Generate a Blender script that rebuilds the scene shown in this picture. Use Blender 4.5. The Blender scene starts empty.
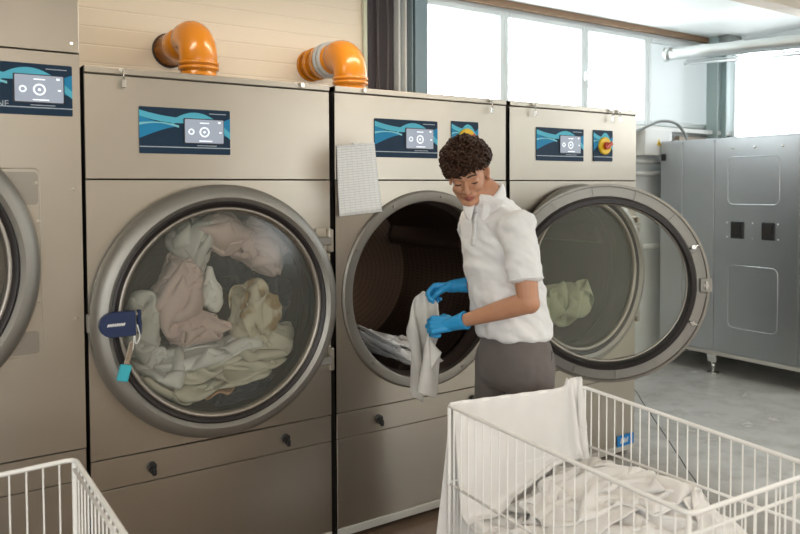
import bpy, bmesh, math, random
from mathutils import Vector, Matrix, noise
PI = math.pi
sc = bpy.context.scene
COL = sc.collection

# ---------------------------------------------------------------- materials
def mat(name, color, rough=.5, metal=0., spec=.5, emit=None, estr=1., sub=0., coat=0.):
    m = bpy.data.materials.new(name); m.use_nodes = True
    b = m.node_tree.nodes['Principled BSDF']
    b.inputs['Base Color'].default_value = (*color, 1); b.inputs['Roughness'].default_value = rough
    b.inputs['Metallic'].default_value = metal; b.inputs['Specular IOR Level'].default_value = spec
    if coat: b.inputs['Coat Weight'].default_value = coat
    if sub:
        b.inputs['Subsurface Weight'].default_value = sub; b.inputs['Subsurface Radius'].default_value = (.02, .01, .006); b.inputs['Subsurface Scale'].default_value = .5
    if emit: b.inputs['Emission Color'].default_value = (*emit, 1); b.inputs['Emission Strength'].default_value = estr
    return m
class NG:
    def __init__(s, m): s.m = m; s.t = m.node_tree; s.b = s.t.nodes['Principled BSDF']
    def n(s, kind, **kw):
        x = s.t.nodes.new(kind)
        for k, v in kw.items():
            if k.startswith('i_'): x.inputs[k[2:].replace('_', ' ')].default_value = v
            else: setattr(x, k, v)
        return x
    def l(s, a, b): s.t.links.new(a, b)
    def coords(s, scale=(1, 1, 1), kind='Object'):
        c = s.n('ShaderNodeTexCoord'); mp = s.n('ShaderNodeMapping'); mp.inputs['Scale'].default_value = scale
        s.l(c.outputs[kind], mp.inputs['Vector']); return mp.outputs['Vector']
    def noise(s, vec, scale, detail=4, rough=.5):
        x = s.n('ShaderNodeTexNoise'); x.inputs['Scale'].default_value = scale; x.inputs['Detail'].default_value = detail; x.inputs['Roughness'].default_value = rough
        s.l(vec, x.inputs['Vector']); return x.outputs['Fac']
    def ramp(s, fac, stops):
        r = s.n('ShaderNodeValToRGB'); e = r.color_ramp.elements
        while len(e) < len(stops): e.new(.5)
        for k, (p, c) in enumerate(stops): e[k].position = p; e[k].color = (*c, 1) if len(c) == 3 else c
        s.l(fac, r.inputs['Fac']); return r.outputs['Color']
    def rng(s, fac, a, b, c, d):
        r = s.n('ShaderNodeMapRange'); r.inputs[1].default_value = a; r.inputs[2].default_value = b; r.inputs[3].default_value = c; r.inputs[4].default_value = d
        s.l(fac, r.inputs[0]); return r.outputs[0]
    def mix(s, fac, a, b):
        r = s.n('ShaderNodeMix', data_type='RGBA')
        if isinstance(fac, float): r.inputs[0].default_value = fac
        else: s.l(fac, r.inputs[0])
        for k, v in ((6, a), (7, b)):
            if isinstance(v, tuple): r.inputs[k].default_value = (*v, 1)
            else: s.l(v, r.inputs[k])
        return r.outputs[2]
    def bump(s, h, strength=.2, dist=.01):
        b = s.n('ShaderNodeBump'); b.inputs['Strength'].default_value = strength; b.inputs['Distance'].default_value = dist
        s.l(h, b.inputs['Height']); s.l(b.outputs['Normal'], s.b.inputs['Normal'])

def brushed(name, color, rough=.36, metal=.9, streak=(3, 3, 120), amp=.08):
    m = mat(name, color, rough, metal); g = NG(m)
    v = g.coords(streak); f = g.noise(v, 2., 3)
    g.l(g.rng(f, .2, .8, rough - amp, rough + amp), g.b.inputs['Roughness'])
    v2 = g.coords((1.3, 1.3, 1.3)); f2 = g.noise(v2, 1.7, 3)
    d = tuple(c * .93 for c in color); g.l(g.mix(g.rng(f2, .35, .65, 0., 1.), d, color), g.b.inputs['Base Color'])
    return m
def fabric(name, c1, c2=None, scale=300, rough=.9, sub=0., stain=None):
    m = mat(name, c1, rough, 0, .2); g = NG(m)
    v = g.coords(); w = g.noise(v, scale, 2)
    c2 = c2 or tuple(x * .92 for x in c1)
    n2 = g.noise(v, 9, 3)
    col = g.mix(g.rng(n2, .35, .65, 0., 1.), c1, c2)
    if stain:
        n3 = g.noise(v, 11, 2); col = g.mix(g.rng(n3, .5, .62, 0., .85), col, stain)
    g.l(col, g.b.inputs['Base Color']); g.bump(w, .12, .002)
    m.node_tree.nodes['Principled BSDF'].inputs['Sheen Weight'].default_value = .15
    return m

M = {}
M['steel'] = brushed('brushed steel', (.50, .455, .39), .36, .96, (3, 3, 120), .02)
M['steel_ring'] = brushed('satin ring steel', (.35, .335, .305), .50, .8, (40, 40, 40), .04)
M['seat_steel'] = brushed('seat ring steel', (.27, .25, .22), .5, .8, (40, 40, 40), .04)
M['steel_dark'] = brushed('dark trim steel', (.36, .33, .29), .4, .9)  # darker steel of the glass rims and latch plates
M['steel_cool'] = brushed('cabinet steel', (.50, .52, .53), .32, .95, (3, 3, 120), .02)
M['chrome'] = mat('chrome', (.75, .74, .72), .18, 1)
M['galv'] = brushed('galvanised steel', (.72, .75, .74), .33, .85, (30, 30, 30))
M['black'] = mat('black rubber', (.016, .012, .012), .45)
M['black_plastic'] = mat('black plastic', (.02, .02, .021), .35)
M['seal_brown'] = mat('dark seal', (.05, .035, .03), .4)
M['recess'] = mat('dark recess', (.02, .016, .013), .8)
M['side'] = mat('side sheet', (.08, .07, .06), .6, .5)
M['navy'] = mat('navy plastic', (.018, .035, .10), .35)
M['white_plastic'] = mat('white plastic', (.8, .8, .78), .4)
M['white_wire'] = mat('white coated wire', (.90, .89, .86), .35)
M['white_paint'] = mat('white paint', (.82, .82, .8), .6)
M['panel_navy'] = mat('panel navy', (.012, .035, .07), .55, 0, .25)
M['wave_blue'] = mat('wave blue', (.02, .25, .48), .55, 0, .25)
M['wave_light'] = mat('wave light blue', (.11, .50, .66), .55, 0, .25)
M['wave_pale'] = mat('wave pale', (.25, .62, .70), .55, 0, .25)
M['print_grey'] = mat('print grey', (.45, .52, .58), .4)
M['screen'] = mat('screen', (.25, .28, .33), .15, emit=(.50, .56, .68), estr=.35)
M['screen_icon'] = mat('screen icon', (.8, .85, .9), .3, emit=(.9, .95, 1.), estr=.6)
M['yellow'] = mat('yellow plastic', (.85, .55, .01), .35)
M['red'] = mat('red plastic', (.55, .06, .02), .35)
M['cyan'] = mat('cyan tag', (.05, .45, .55), .4)
M['blue_label'] = mat('blue label', (.01, .22, .62), .4)
M['orange_pvc'] = mat('orange drain pipe', (.58, .205, .009), .25, coat=.3)
M['grey_tape'] = mat('grey tape', (.42, .45, .47), .45)
M['col_blue'] = mat('painted column', (.16, .22, .25), .5)
M['frame_white'] = mat('window frame', (.62, .66, .66), .4)
M['brown_trim'] = mat('brown trim', (.22, .13, .07), .6)
M['cream_beam'] = mat('cream beam', (.62, .52, .42), .6)
M['skirt'] = mat('plinth', (.55, .53, .48), .5, .3)
M['slot_cable'] = mat('slot cable', (.075, .065, .065), .5)
M['lead'] = mat('cable grey', (.25, .27, .26), .6)

def floor_mat():
    m = mat('painted concrete floor', (.3, .3, .28), .2); g = NG(m)
    v = g.coords((1, 1, 1))
    a = g.noise(v, .9, 5, .6); b = g.noise(v, 5, 6, .65); c = g.noise(v, 1.7, 3)
    base = g.mix(g.rng(a, .38, .62, 0., 1.), (.60, .59, .56), (.68, .68, .66))
    base = g.mix(g.rng(b, .45, .7, 0., .5), base, (.30, .27, .23))
    base = g.mix(g.rng(c, .58, .68, 0., .6), base, (.80, .80, .78))
    # brown floor at the left, colour darkened so the machines' low panels reflect dark
    sep = g.n('ShaderNodeSeparateXYZ'); g.l(v, sep.inputs[0])
    fx = g.rng(sep.outputs[0], 2.2, 3.3, 1., 0.); fn = g.n('ShaderNodeMath', operation='MULTIPLY'); g.l(fx, fn.inputs[0]); fn.inputs[1].default_value = .9
    base = g.mix(fn.outputs[0], base, (.135, .072, .032))
    g.l(base, g.b.inputs['Base Color'])
    g.l(g.rng(b, .3, .7, .12, .30), g.b.inputs['Roughness'])
    g.bump(b, .05, .004)
    return m
M['floor'] = floor_mat()
def wall_panel_mat():
    m = mat('cream sandwich panel wall', (.74, .67, .55), .5); g = NG(m)
    v = g.coords(); sep = g.n('ShaderNodeSeparateXYZ'); g.l(v, sep.inputs[0])
    w = g.n('ShaderNodeMath', operation='PINGPONG'); g.l(sep.outputs[2], w.inputs[0]); w.inputs[1].default_value = .05
    g.bump(g.rng(w.outputs[0], 0., .006, 0., 1.), .5, .004)
    n = g.noise(v, 2, 3); g.l(g.mix(n, (.76, .68, .56), (.72, .65, .54)), g.b.inputs['Base Color'])
    return m
M['wall_cream'] = wall_panel_mat()
def glass_mat(name, tint=(.93, .95, .92), haze=.08, hazecol=(.7, .72, .66), refl=.9, rough=.03):
    m = bpy.data.materials.new(name); m.use_nodes = True; t = m.node_tree; t.nodes.clear()
    o = t.nodes.new('ShaderNodeOutputMaterial'); tr = t.nodes.new('ShaderNodeBsdfTransparent'); gl = t.nodes.new('ShaderNodeBsdfGlossy'); df = t.nodes.new('ShaderNodeBsdfDiffuse')
    tr.inputs[0].default_value = (*tint, 1); gl.inputs['Roughness'].default_value = rough; gl.inputs[0].default_value = (refl, refl, refl, 1); df.inputs[0].default_value = (*hazecol, 1)
    fr = t.nodes.new('ShaderNodeFresnel'); fr.inputs[0].default_value = 1.5
    m1 = t.nodes.new('ShaderNodeMixShader'); m2 = t.nodes.new('ShaderNodeMixShader'); m1.inputs[0].default_value = haze
    t.links.new(tr.outputs[0], m1.inputs[1]); t.links.new(df.outputs[0], m1.inputs[2])
    t.links.new(fr.outputs[0], m2.inputs[0]); t.links.new(m1.outputs[0], m2.inputs[1]); t.links.new(gl.outputs[0], m2.inputs[2]); t.links.new(m2.outputs[0], o.inputs[0])
    return m
M['door_glass'] = glass_mat('door glass', (.94, .95, .90), .085, (.66, .68, .58), .55, .16)  # haze colour stands for dirty glass and the room's blurred reflection
M['window_glass'] = glass_mat('window glass', (1, 1, 1), .0)
M['frosted'] = glass_mat('frosted window panel', (.14, .15, .15), .6, (.8, .82, .82), .5, .3)
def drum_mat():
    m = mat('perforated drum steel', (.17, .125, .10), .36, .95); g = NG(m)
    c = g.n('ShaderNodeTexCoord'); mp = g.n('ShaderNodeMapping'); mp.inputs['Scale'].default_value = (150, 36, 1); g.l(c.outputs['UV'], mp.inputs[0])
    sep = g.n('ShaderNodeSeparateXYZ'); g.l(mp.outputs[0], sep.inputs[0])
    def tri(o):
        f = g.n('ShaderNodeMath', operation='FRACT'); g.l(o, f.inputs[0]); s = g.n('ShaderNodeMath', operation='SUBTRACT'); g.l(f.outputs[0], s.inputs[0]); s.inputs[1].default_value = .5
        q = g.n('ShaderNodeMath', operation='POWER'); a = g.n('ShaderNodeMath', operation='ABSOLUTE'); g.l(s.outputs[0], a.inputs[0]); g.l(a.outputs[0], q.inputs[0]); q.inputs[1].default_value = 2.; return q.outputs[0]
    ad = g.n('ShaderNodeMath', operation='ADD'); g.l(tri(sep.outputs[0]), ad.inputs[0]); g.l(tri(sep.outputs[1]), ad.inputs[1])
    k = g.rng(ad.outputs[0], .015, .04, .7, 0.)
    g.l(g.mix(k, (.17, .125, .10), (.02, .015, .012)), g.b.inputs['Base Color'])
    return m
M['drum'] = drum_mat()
M['paper'] = None
def paper_mat():
    m = mat('printed log sheet', (.80, .80, .77), .7); g = NG(m)
    c = g.n('ShaderNodeTexCoord'); br = g.n('ShaderNodeTexBrick'); g.l(c.outputs['UV'], br.inputs[0])
    br.offset = 0; br.inputs['Color1'].default_value = (.88, .88, .86, 1); br.inputs['Color2'].default_value = (.84, .84, .82, 1); br.inputs['Mortar'].default_value = (.60, .60, .60, 1)
    br.inputs['Scale'].default_value = 1; br.inputs['Brick Width'].default_value = .125; br.inputs['Row Height'].default_value = .036; br.inputs['Mortar Size'].default_value = .003
    g.l(br.outputs['Color'], g.b.inputs['Base Color']); return m
M['paper'] = paper_mat()
# cloth
M['sheet'] = fabric('white cotton', (.86, .84, .82), (.82, .80, .78))
M['sheet_warm'] = fabric('cream linen', (.74, .70, .60), (.66, .61, .50))
M['pink'] = fabric('dusty pink linen', (.74, .58, .545), (.66, .51, .48))
M['grey_sheet'] = fabric('pale grey linen', (.70, .68, .64), (.62, .60, .57))
M['stained'] = fabric('stained pillowcase', (.76, .70, .57), (.68, .60, .45), stain=(.38, .24, .10))
M['peach'] = fabric('peach towel', (.62, .36, .22))
M['dark_cloth'] = fabric('dark navy cloth', (.035, .035, .06))
M['green_sheet'] = fabric('pale green linen', (.84, .86, .66), (.76, .79, .58))
M['shirt'] = fabric('white polo cotton', (.82, .82, .82), (.80, .80, .80), 260)
M['trouser'] = fabric('taupe trouser cloth', (.165, .145, .135), (.15, .13, .122))
M['glove'] = mat('blue nitrile', (.025, .32, .66), .42)
M['shoe'] = mat('shoe leather', (.05, .05, .05), .5)
M['sole'] = mat('white sole', (.7, .7, .68), .6)
def skin_mat():
    m = mat('skin', (.50, .26, .165), .5, sub=.12); g = NG(m)
    v = g.coords(); n = g.noise(v, 30, 3); g.l(g.mix(n, (.56, .29, .175), (.49, .24, .14)), g.b.inputs['Base Color']); return m
M['skin'] = skin_mat()
M['lips'] = mat('lips', (.34, .11, .085), .4)
M['hair'] = mat('dark brown hair', (.040, .017, .008), .6, 0, .3)
M['brow'] = mat('eyebrow hair', (.035, .018, .01), .6)

# ---------------------------------------------------------------- mesh helpers
def obj(name, bm, m, parent=None, smooth=False, loc=None, auto=None):
    if isinstance(bm, bmesh.types.BMesh):
        me = bpy.data.meshes.new(name); bm.to_mesh(me); bm.free()
    else: me = bm
    for x in (m if isinstance(m, (list, tuple)) else [m]): me.materials.append(x)
    if smooth:
        for p in me.polygons: p.use_smooth = True
        if auto: 
            me.update()
            try: me.set_sharp_from_angle(angle=math.radians(auto))
            except Exception: pass
    o = bpy.data.objects.new(name, me); COL.objects.link(o)
    if parent: o.parent = parent
    if loc is not None: o.location = loc
    return o
def tag(o, label, cat, group=None, kind=None):
    if label: o['label'] = label
    if cat: o['category'] = cat
    if group: o['group'] = group
    if kind: o['kind'] = kind
    return o
def thing(name, label, cat, loc=(0, 0, 0), rz=0., group=None):
    o = bpy.data.objects.new(name, None); o.empty_display_size = .1; COL.objects.link(o)
    o.location = loc; o.rotation_euler = (0, 0, rz); return tag(o, label, cat, group)
def struct(name, bm, m, **k):
    o = obj(name, bm, m, **k); o['kind'] = 'structure'; return o
def setmat(bm, n0, idx):
    bm.faces.ensure_lookup_table()
    for f in bm.faces[n0:]: f.material_index = idx
def box(bm, x0, x1, y0, y1, z0, z1, bev=0., mi=0, seg=1, T=None):
    n0 = len(bm.faces)
    r = bmesh.ops.create_cube(bm, size=1.)
    for v in r['verts']: v.co = Vector(((x0 + x1) / 2 + v.co.x * (x1 - x0), (y0 + y1) / 2 + v.co.y * (y1 - y0), (z0 + z1) / 2 + v.co.z * (z1 - z0)))
    vs = r['verts']
    if T is not None:
        for v in vs: v.co = T @ v.co
    if bev:
        es = list({e for v in vs for e in v.link_edges})
        bmesh.ops.bevel(bm, geom=es, offset=bev, segments=seg, profile=.7, affect='EDGES')
    if mi: setmat(bm, n0, mi)
def frame_of(d):
    d = d.normalized(); a = Vector((0, 0, 1)) if abs(d.z) < .9 else Vector((1, 0, 0))
    u = d.cross(a).normalized(); return u, d.cross(u).normalized()
def tube(bm, pts, r, seg=8, cap=True, mi=0, closed=False):
    """r number or list"""
    pts = [Vector(p) for p in pts]; n = len(pts); R = r if isinstance(r, (list, tuple)) else [r] * n
    rings = []; u = None
    for i, p in enumerate(pts):
        a = pts[i - 1] if (i or closed) else p; b = pts[(i + 1) % n] if (i < n - 1 or closed) else p
        d = (b - a).normalized()
        if u is None: u, _ = frame_of(d)
        u = (u - d * u.dot(d)).normalized(); w = d.cross(u)
        rings.append([bm.verts.new(p + (u * math.cos(2 * PI * k / seg) + w * math.sin(2 * PI * k / seg)) * R[i]) for k in range(seg)])
    prs = list(zip(rings, rings[1:])) + ([(rings[-1], rings[0])] if closed else [])
    fs = []
    for a, b in prs:
        for k in range(seg): fs.append(bm.faces.new((a[k], a[(k + 1) % seg], b[(k + 1) % seg], b[k])))
    if cap and not closed:
        fs.append(bm.faces.new(rings[0][::-1])); fs.append(bm.faces.new(rings[-1]))
    for f in fs: f.material_index = mi; f.smooth = True
    return rings
def lathe_y(bm, prof, c, seg=96, mi=0, closed=True, uv=False, a0=0, a1=2 * PI):
    """revolve (r, y) around the y axis through c=(x, z)"""
    rings = []
    full = abs(a1 - a0 - 2 * PI) < 1e-6; ns = seg if full else seg + 1
    for k in range(ns):
        a = a0 + (a1 - a0) * k / seg
        rings.append([bm.verts.new((c[0] + r * math.cos(a), y, c[1] + r * math.sin(a))) for r, y in prof])
    m = len(prof); lay = bm.loops.layers.uv.verify() if uv else None
    for k in range(seg):
        A, B = rings[k], rings[(k + 1) % ns]
        for j in range(m if closed else m - 1):
            q = [A[j], A[(j + 1) % m], B[(j + 1) % m], B[j]]
            if (q[0].co - q[3].co).length < 1e-7: q = q[:3] if False else [q[0], q[1], q[2]]
            elif (q[1].co - q[2].co).length < 1e-7: q = [q[0], q[1], q[3]]
            try: f = bm.faces.new(q)
            except ValueError: continue
            f.material_index = mi; f.smooth = True
            if uv:
                U = [(k, j), (k, j + 1), (k + 1, j + 1), (k + 1, j)]
                for l, (uu, vv) in zip(f.loops, U): l[lay].uv = (uu / seg, vv / (m - 1))
def disc_y(bm, cx, cz, r, y0, y1, seg=20, mi=0):
    a = [bm.verts.new((cx + r * math.cos(2 * PI * k / seg), y0, cz + r * math.sin(2 * PI * k / seg))) for k in range(seg)]
    b = [bm.verts.new((cx + r * math.cos(2 * PI * k / seg), y1, cz + r * math.sin(2 * PI * k / seg))) for k in range(seg)]
    fs = [bm.faces.new(a), bm.faces.new(b[::-1])] + [bm.faces.new((a[k], b[k], b[(k + 1) % seg], a[(k + 1) % seg])) for k in range(seg)]
    for f in fs: f.material_index = mi
def rrect(x0, x1, z0, z1, r, n=5):
    P = []
    for cx, cz, a in ((x1 - r, z1 - r, 0), (x0 + r, z1 - r, PI / 2), (x0 + r, z0 + r, PI), (x1 - r, z0 + r, 1.5 * PI)):
        for k in range(n + 1): P.append((cx + r * math.cos(a + k * PI / 2 / n), cz + r * math.sin(a + k * PI / 2 / n)))
    return P
def poly_y(bm, P, y0, y1, mi=0):
    """extrude an (x, z) outline from y0 to y1"""
    a = [bm.verts.new((x, y0, z)) for x, z in P]; b = [bm.verts.new((x, y1, z)) for x, z in P]; n = len(P)
    fs = [bm.faces.new(a), bm.faces.new(b[::-1])] + [bm.faces.new((a[k], b[k], b[(k + 1) % n], a[(k + 1) % n])) for k in range(n)]
    for f in fs: f.material_index = mi
def fixn(bm): bmesh.ops.recalc_face_normals(bm, faces=bm.faces[:]); return bm
def plate_hole(bm, x0, x1, z0, z1, cx, cz, r, y0, y1, n=96):
    ang = sorted([2 * PI * k / n for k in range(n)] + [math.atan2(z - cz, x - cx) % (2 * PI) for x in (x0, x1) for z in (z0, z1)])
    def edge(a):
        dx, dz = math.cos(a), math.sin(a); t = 1e9
        if dx > 1e-9: t = min(t, (x1 - cx) / dx)
        if dx < -1e-9: t = min(t, (x0 - cx) / dx)
        if dz > 1e-9: t = min(t, (z1 - cz) / dz)
        if dz < -1e-9: t = min(t, (z0 - cz) / dz)
        return cx + dx * t, cz + dz * t
    rows = []
    for a in ang:
        ex, ez = edge(a); ix, iz = cx + r * math.cos(a), cz + r * math.sin(a)
        rows.append([bm.verts.new(c) for c in ((ex, y0, ez), (ix, y0, iz), (ix, y1, iz), (ex, y1, ez))])
    m = len(rows)
    for k in range(m):
        A, B = rows[k], rows[(k + 1) % m]
        for j in range(4): bm.faces.new((A[j], A[(j + 1) % 4], B[(j + 1) % 4], B[j]))
def new(): return bmesh.new()
def text_mesh(bm, s, size, T, mi=0, depth=.0006):
    cu = bpy.data.curves.new('t', 'FONT'); cu.body = s; cu.size = size; cu.extrude = depth; cu.align_x = 'CENTER'; cu.align_y = 'CENTER'
    o = bpy.data.objects.new('t', cu); COL.objects.link(o); bpy.context.view_layer.update()
    me = bpy.data.meshes.new_from_object(o); bpy.data.objects.remove(o); me.transform(T)
    n0 = len(bm.faces); bm.from_mesh(me); setmat(bm, n0, mi); bpy.data.meshes.remove(me)
FRONT = Matrix.Rotation(PI / 2, 4, 'X')   # text facing -y
# ---------------------------------------------------------------- cloth (small position-based solver)
import numpy as np
def cloth_solve(X, hx, hy, steps, collide=None, pins=None, grav=-9.8, dt=.012, bend=.25, selfd=0., damp=.985, force=None, fric=.6):
    """X (n,m,3) start; hx, hy rest spacings; pins: list of (i,j,pos)"""
    X = X.copy(); P = X.copy()
    n, m, _ = X.shape
    def sl(a, di, dj, off):
        # slices of pairs (p, p+(di,dj))
        return a
    groups = []
    def add(di, dj, rest, k):
        ni, nj = n - abs(di), m - abs(dj)
        for par in range(2):
            if di and not dj: ia = np.arange(ni)[((np.arange(ni) // abs(di)) % 2) == par]; ja = np.arange(nj)
            else:
                ia = np.arange(ni); ja = np.arange(nj)[((np.arange(nj) // abs(dj)) % 2) == par]
            I, J = np.meshgrid(ia, ja, indexing='ij')
            j0 = J if dj >= 0 else J + abs(dj)
            a = (I * m + j0).ravel(); b = ((I + di) * m + j0 + dj).ravel()
            groups.append((a, b, rest, k))
    add(1, 0, hx, 1.); add(0, 1, hy, 1.)
    dg = math.hypot(hx, hy)
    add(1, 1, dg, .5); add(1, -1, dg, .5)
    add(2, 0, 2 * hx, bend); add(0, 2, 2 * hy, bend)
    Xf = X.reshape(-1, 3); Pf = P.reshape(-1, 3)
    pin_i = pin_p = None
    if pins:
        pin_i = np.array([i * m + j for i, j, _ in pins]); pin_p = np.array([p for _, _, p in pins], float)
    g = np.array([0, 0, grav])
    for s in range(steps):
        V = (Xf - Pf) * damp
        vm = np.linalg.norm(V, axis=1, keepdims=True); V *= np.minimum(1, .03 / np.maximum(vm, 1e-9))
        Pf = Xf.copy()
        Xf = Xf + V + g * dt * dt
        if force is not None: Xf = Xf + force(Xf, s) * dt * dt
        for it in range(2):
            for a, b, r, k in groups:
                d = Xf[b] - Xf[a]
                L = np.sqrt((d * d).sum(1)) + 1e-9
                c = d * ((L - r) / L * .5 * k)[:, None]
                if len(np.unique(a[:1])) and k < 1:   # bending and shear: soft
                    pass
                Xf[a] += c; Xf[b] -= c
            if pin_i is not None: Xf[pin_i] = pin_p
        if selfd and s % 4 == 0:
            Y = Xf.astype(np.float32)
            q = (Y * Y).sum(1)
            D = q[:, None] + q[None, :] - 2 * Y @ Y.T
            A, B = np.nonzero(D < selfd * selfd)
            k = (np.abs(A // m - B // m) > 2) | (np.abs(A % m - B % m) > 2)
            k &= A < B
            A = A[k]; B = B[k]
            if len(A):
                d = Xf[B] - Xf[A]; L = np.sqrt((d * d).sum(1)) + 1e-6
                c = d * ((L - selfd) / L * .25)[:, None]
                cnt = np.bincount(np.concatenate([A, B]), minlength=len(Xf))
                acc = np.zeros_like(Xf); np.add.at(acc, A, c); np.add.at(acc, B, -c)
                Xf += acc / np.maximum(cnt, 1)[:, None] * 2
        if collide is not None:
            Z = collide(Xf, s)
            mv = np.abs(Z - Xf).sum(1) > 1e-7
            Xf = Z
            Pf[mv] += (Xf[mv] - Pf[mv]) * fric
        if pin_i is not None: Xf[pin_i] = pin_p
    return Xf.reshape(n, m, 3)

def smooth_noise(n, m, rng, k, amp):
    """sum of random plane waves on the grid"""
    u, v = np.meshgrid(np.linspace(0, 1, n), np.linspace(0, 1, m), indexing='ij')
    out = np.zeros((n, m, 3))
    for _ in range(10):
        f = rng.normal(0, k, 2); ph = rng.uniform(0, 6.28, 3); a = rng.normal(0, amp, 3)
        for c in range(3): out[:, :, c] += a[c] * np.sin(6.28 * (f[0] * u + f[1] * v) + ph[c])
    return out

def bundle(seed, radii, size=1.1, n=36, steps=170, selfd=.022):
    """a sheet crumpled into an ellipsoid of the given radii"""
    rng = np.random.default_rng(seed)
    h = size / (n - 1)
    u, v = np.meshgrid(np.linspace(-.5, .5, n), np.linspace(-.5, .5, n), indexing='ij')
    X = np.stack([u * size, v * size, 0 * u], 2) + smooth_noise(n, n, rng, 1.3, .05)
    R = np.array(radii); R0 = np.array([size * .75] * 3)
    ph = rng.uniform(0, 6.28, 6)
    def col(x, s):
        t = min(1, s / (steps * .6)); r = R0 * (1 - t) + R * t
        q = x / r; L = np.sqrt((q * q).sum(1)); d = q / (L[:, None] + 1e-9)
        L = L / (1 + .16 * np.sin(3.1 * d[:, 0] + ph[0]) + .16 * np.sin(4.3 * d[:, 2] + ph[1]) + .14 * np.sin(5.7 * d[:, 0] - 3 * d[:, 2] + ph[2]) + .1 * np.sin(5 * d[:, 1] + ph[3]))
        f = np.where(L > 1, 1 / L, 1)
        return x * f[:, None]
    return cloth_solve(X, h, h, steps, col, grav=0, selfd=selfd, bend=.3, damp=.9)

class Field:
    """height field that catches falling cloth inside a box"""
    def __init__(s, x0, x1, y0, y1, base, res=.02):
        s.x0, s.x1, s.y0, s.y1, s.res = x0, x1, y0, y1, res
        s.nx = int((x1 - x0) / res) + 2; s.ny = int((y1 - y0) / res) + 2
        gx, gy = np.meshgrid(x0 + np.arange(s.nx) * res, y0 + np.arange(s.ny) * res, indexing='ij')
        s.h = base(gx, gy)
    def at(s, x, y):
        fx = np.clip((x - s.x0) / s.res, 0, s.nx - 1.001); fy = np.clip((y - s.y0) / s.res, 0, s.ny - 1.001)
        i = fx.astype(int); j = fy.astype(int); a = fx - i; b = fy - j
        return s.h[i, j] * (1 - a) * (1 - b) + s.h[i + 1, j] * a * (1 - b) + s.h[i, j + 1] * (1 - a) * b + s.h[i + 1, j + 1] * a * b
    def collide(s, X, k):
        X = X.copy()
        X[:, 0] = np.clip(X[:, 0], s.x0, s.x1); X[:, 1] = np.clip(X[:, 1], s.y0, s.y1)
        X[:, 2] = np.maximum(X[:, 2], s.at(X[:, 0], X[:, 1]) + .006)
        return X
    def add(s, X):
        # splat heights of a finer resample
        n, m, _ = X.shape
        P = [X]
        P.append((X[1:] + X[:-1]) / 2); P.append((X[:, 1:] + X[:, :-1]) / 2); P.append((X[1:, 1:] + X[:-1, :-1]) / 2)
        for q in P:
            q = q.reshape(-1, 3)
            i = np.clip(((q[:, 0] - s.x0) / s.res + .5).astype(int), 0, s.nx - 1); j = np.clip(((q[:, 1] - s.y0) / s.res + .5).astype(int), 0, s.ny - 1)
            np.maximum.at(s.h, (i, j), q[:, 2])
        H = s.h.copy()
        H[1:-1, 1:-1] = (s.h[1:-1, 1:-1] * 2 + s.h[2:, 1:-1] + s.h[:-2, 1:-1] + s.h[1:-1, 2:] + s.h[1:-1, :-2]) / 6
        s.h = np.maximum(H, s.h - .01)

def fallen(field, seed, cx, cy, spread, size=1.0, n=40, steps=150, drop=.25, selfd=.022, rot=0.):
    rng = np.random.default_rng(seed)
    h = size / (n - 1)
    u, v = np.meshgrid(np.linspace(-.5, .5, n), np.linspace(-.5, .5, n), indexing='ij')
    X = np.stack([u * size * spread, v * size * spread, 0 * u], 2)
    c, s_ = math.cos(rot), math.sin(rot)
    X = np.stack([X[..., 0] * c - X[..., 1] * s_, X[..., 0] * s_ + X[..., 1] * c, X[..., 2]], 2)
    N = smooth_noise(n, n, rng, 1.6, .045); N[..., :2] *= .5; N[..., 2] *= 1.6
    X = X + N + np.array([cx, cy, 0])
    X[..., 2] += field.h.max() + drop * .5 - X[..., 2].min() * .6
    Y = cloth_solve(X, h, h, steps, field.collide, selfd=selfd, bend=.3, damp=.97)
    field.add(Y)
    return Y
# ---------------------------------------------------------------- the room
XR, YB, ZC = 6.26, 1.5, 3.04      # right wall, back wall, ceiling
XL, YF = -4.6, -7.6
bm = new(); box(bm, XL - .1, XR + .1, YF - .1, YB + .1, -.1, 0); struct('floor', bm, M['floor'])
bm = new(); box(bm, XL - .1, XR + .1, YF - .1, YB + .1, ZC, ZC + .1); o = struct('ceiling', bm, mat('ceiling panels', (.84, .86, .84), .6))
M['wall_white'] = mat('white wall', (.74, .77, .77), .55)
# back wall: cream panels left of the column, glazed strip right of it
WX0, WX1, WZ0, WZ1 = 2.47, 6.2, 2.16, 2.97
bm = new(); box(bm, XL - .1, 2.07, YB, YB + .1, 0, ZC); struct('wall_back', bm, M['wall_cream'])
bm = new()
box(bm, 2.07, XR + .1, YB, YB + .1, 0, WZ0); box(bm, 2.07, XR + .1, YB, YB + .1, WZ1, ZC); box(bm, 2.07, WX0, YB + .06, YB + .12, WZ0, WZ1); box(bm, WX1, XR + .1, YB, YB + .1, WZ0, WZ1)
struct('wall_back_glazed', bm, M['wall_white'])
bm = new(); RW = (-4.2, 1.40, 2.04, 2.97)
for a in ((YF, YB + .1, 0, RW[2]), (YF, YB + .1, RW[3], ZC), (YF, RW[0], RW[2], RW[3]), (RW[1], YB, RW[2], RW[3])): box(bm, XR, XR + .1, *a)
struct('wall_right', bm, M['wall_white'])
FW = [(-4.2, -1.1), (4.4, 6.0)]     # windows of the wall behind the viewer
bm = new()
box(bm, XL, XR, YF - .1, YF, 0, 1.0); box(bm, XL, XR, YF - .1, YF, 2.7, ZC)
xs = [XL] + [x for w in FW for x in w] + [XR]
for a, b in zip(xs[::2], xs[1::2]): box(bm, a, b, YF - .1, YF, 1.0, 2.7)
M['wall_warm'] = mat('warm white wall', (.72, .66, .56), .7)
struct('wall_front', bm, M['wall_warm'])
LW = (-6.2, -3.4)
bm = new()
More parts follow.
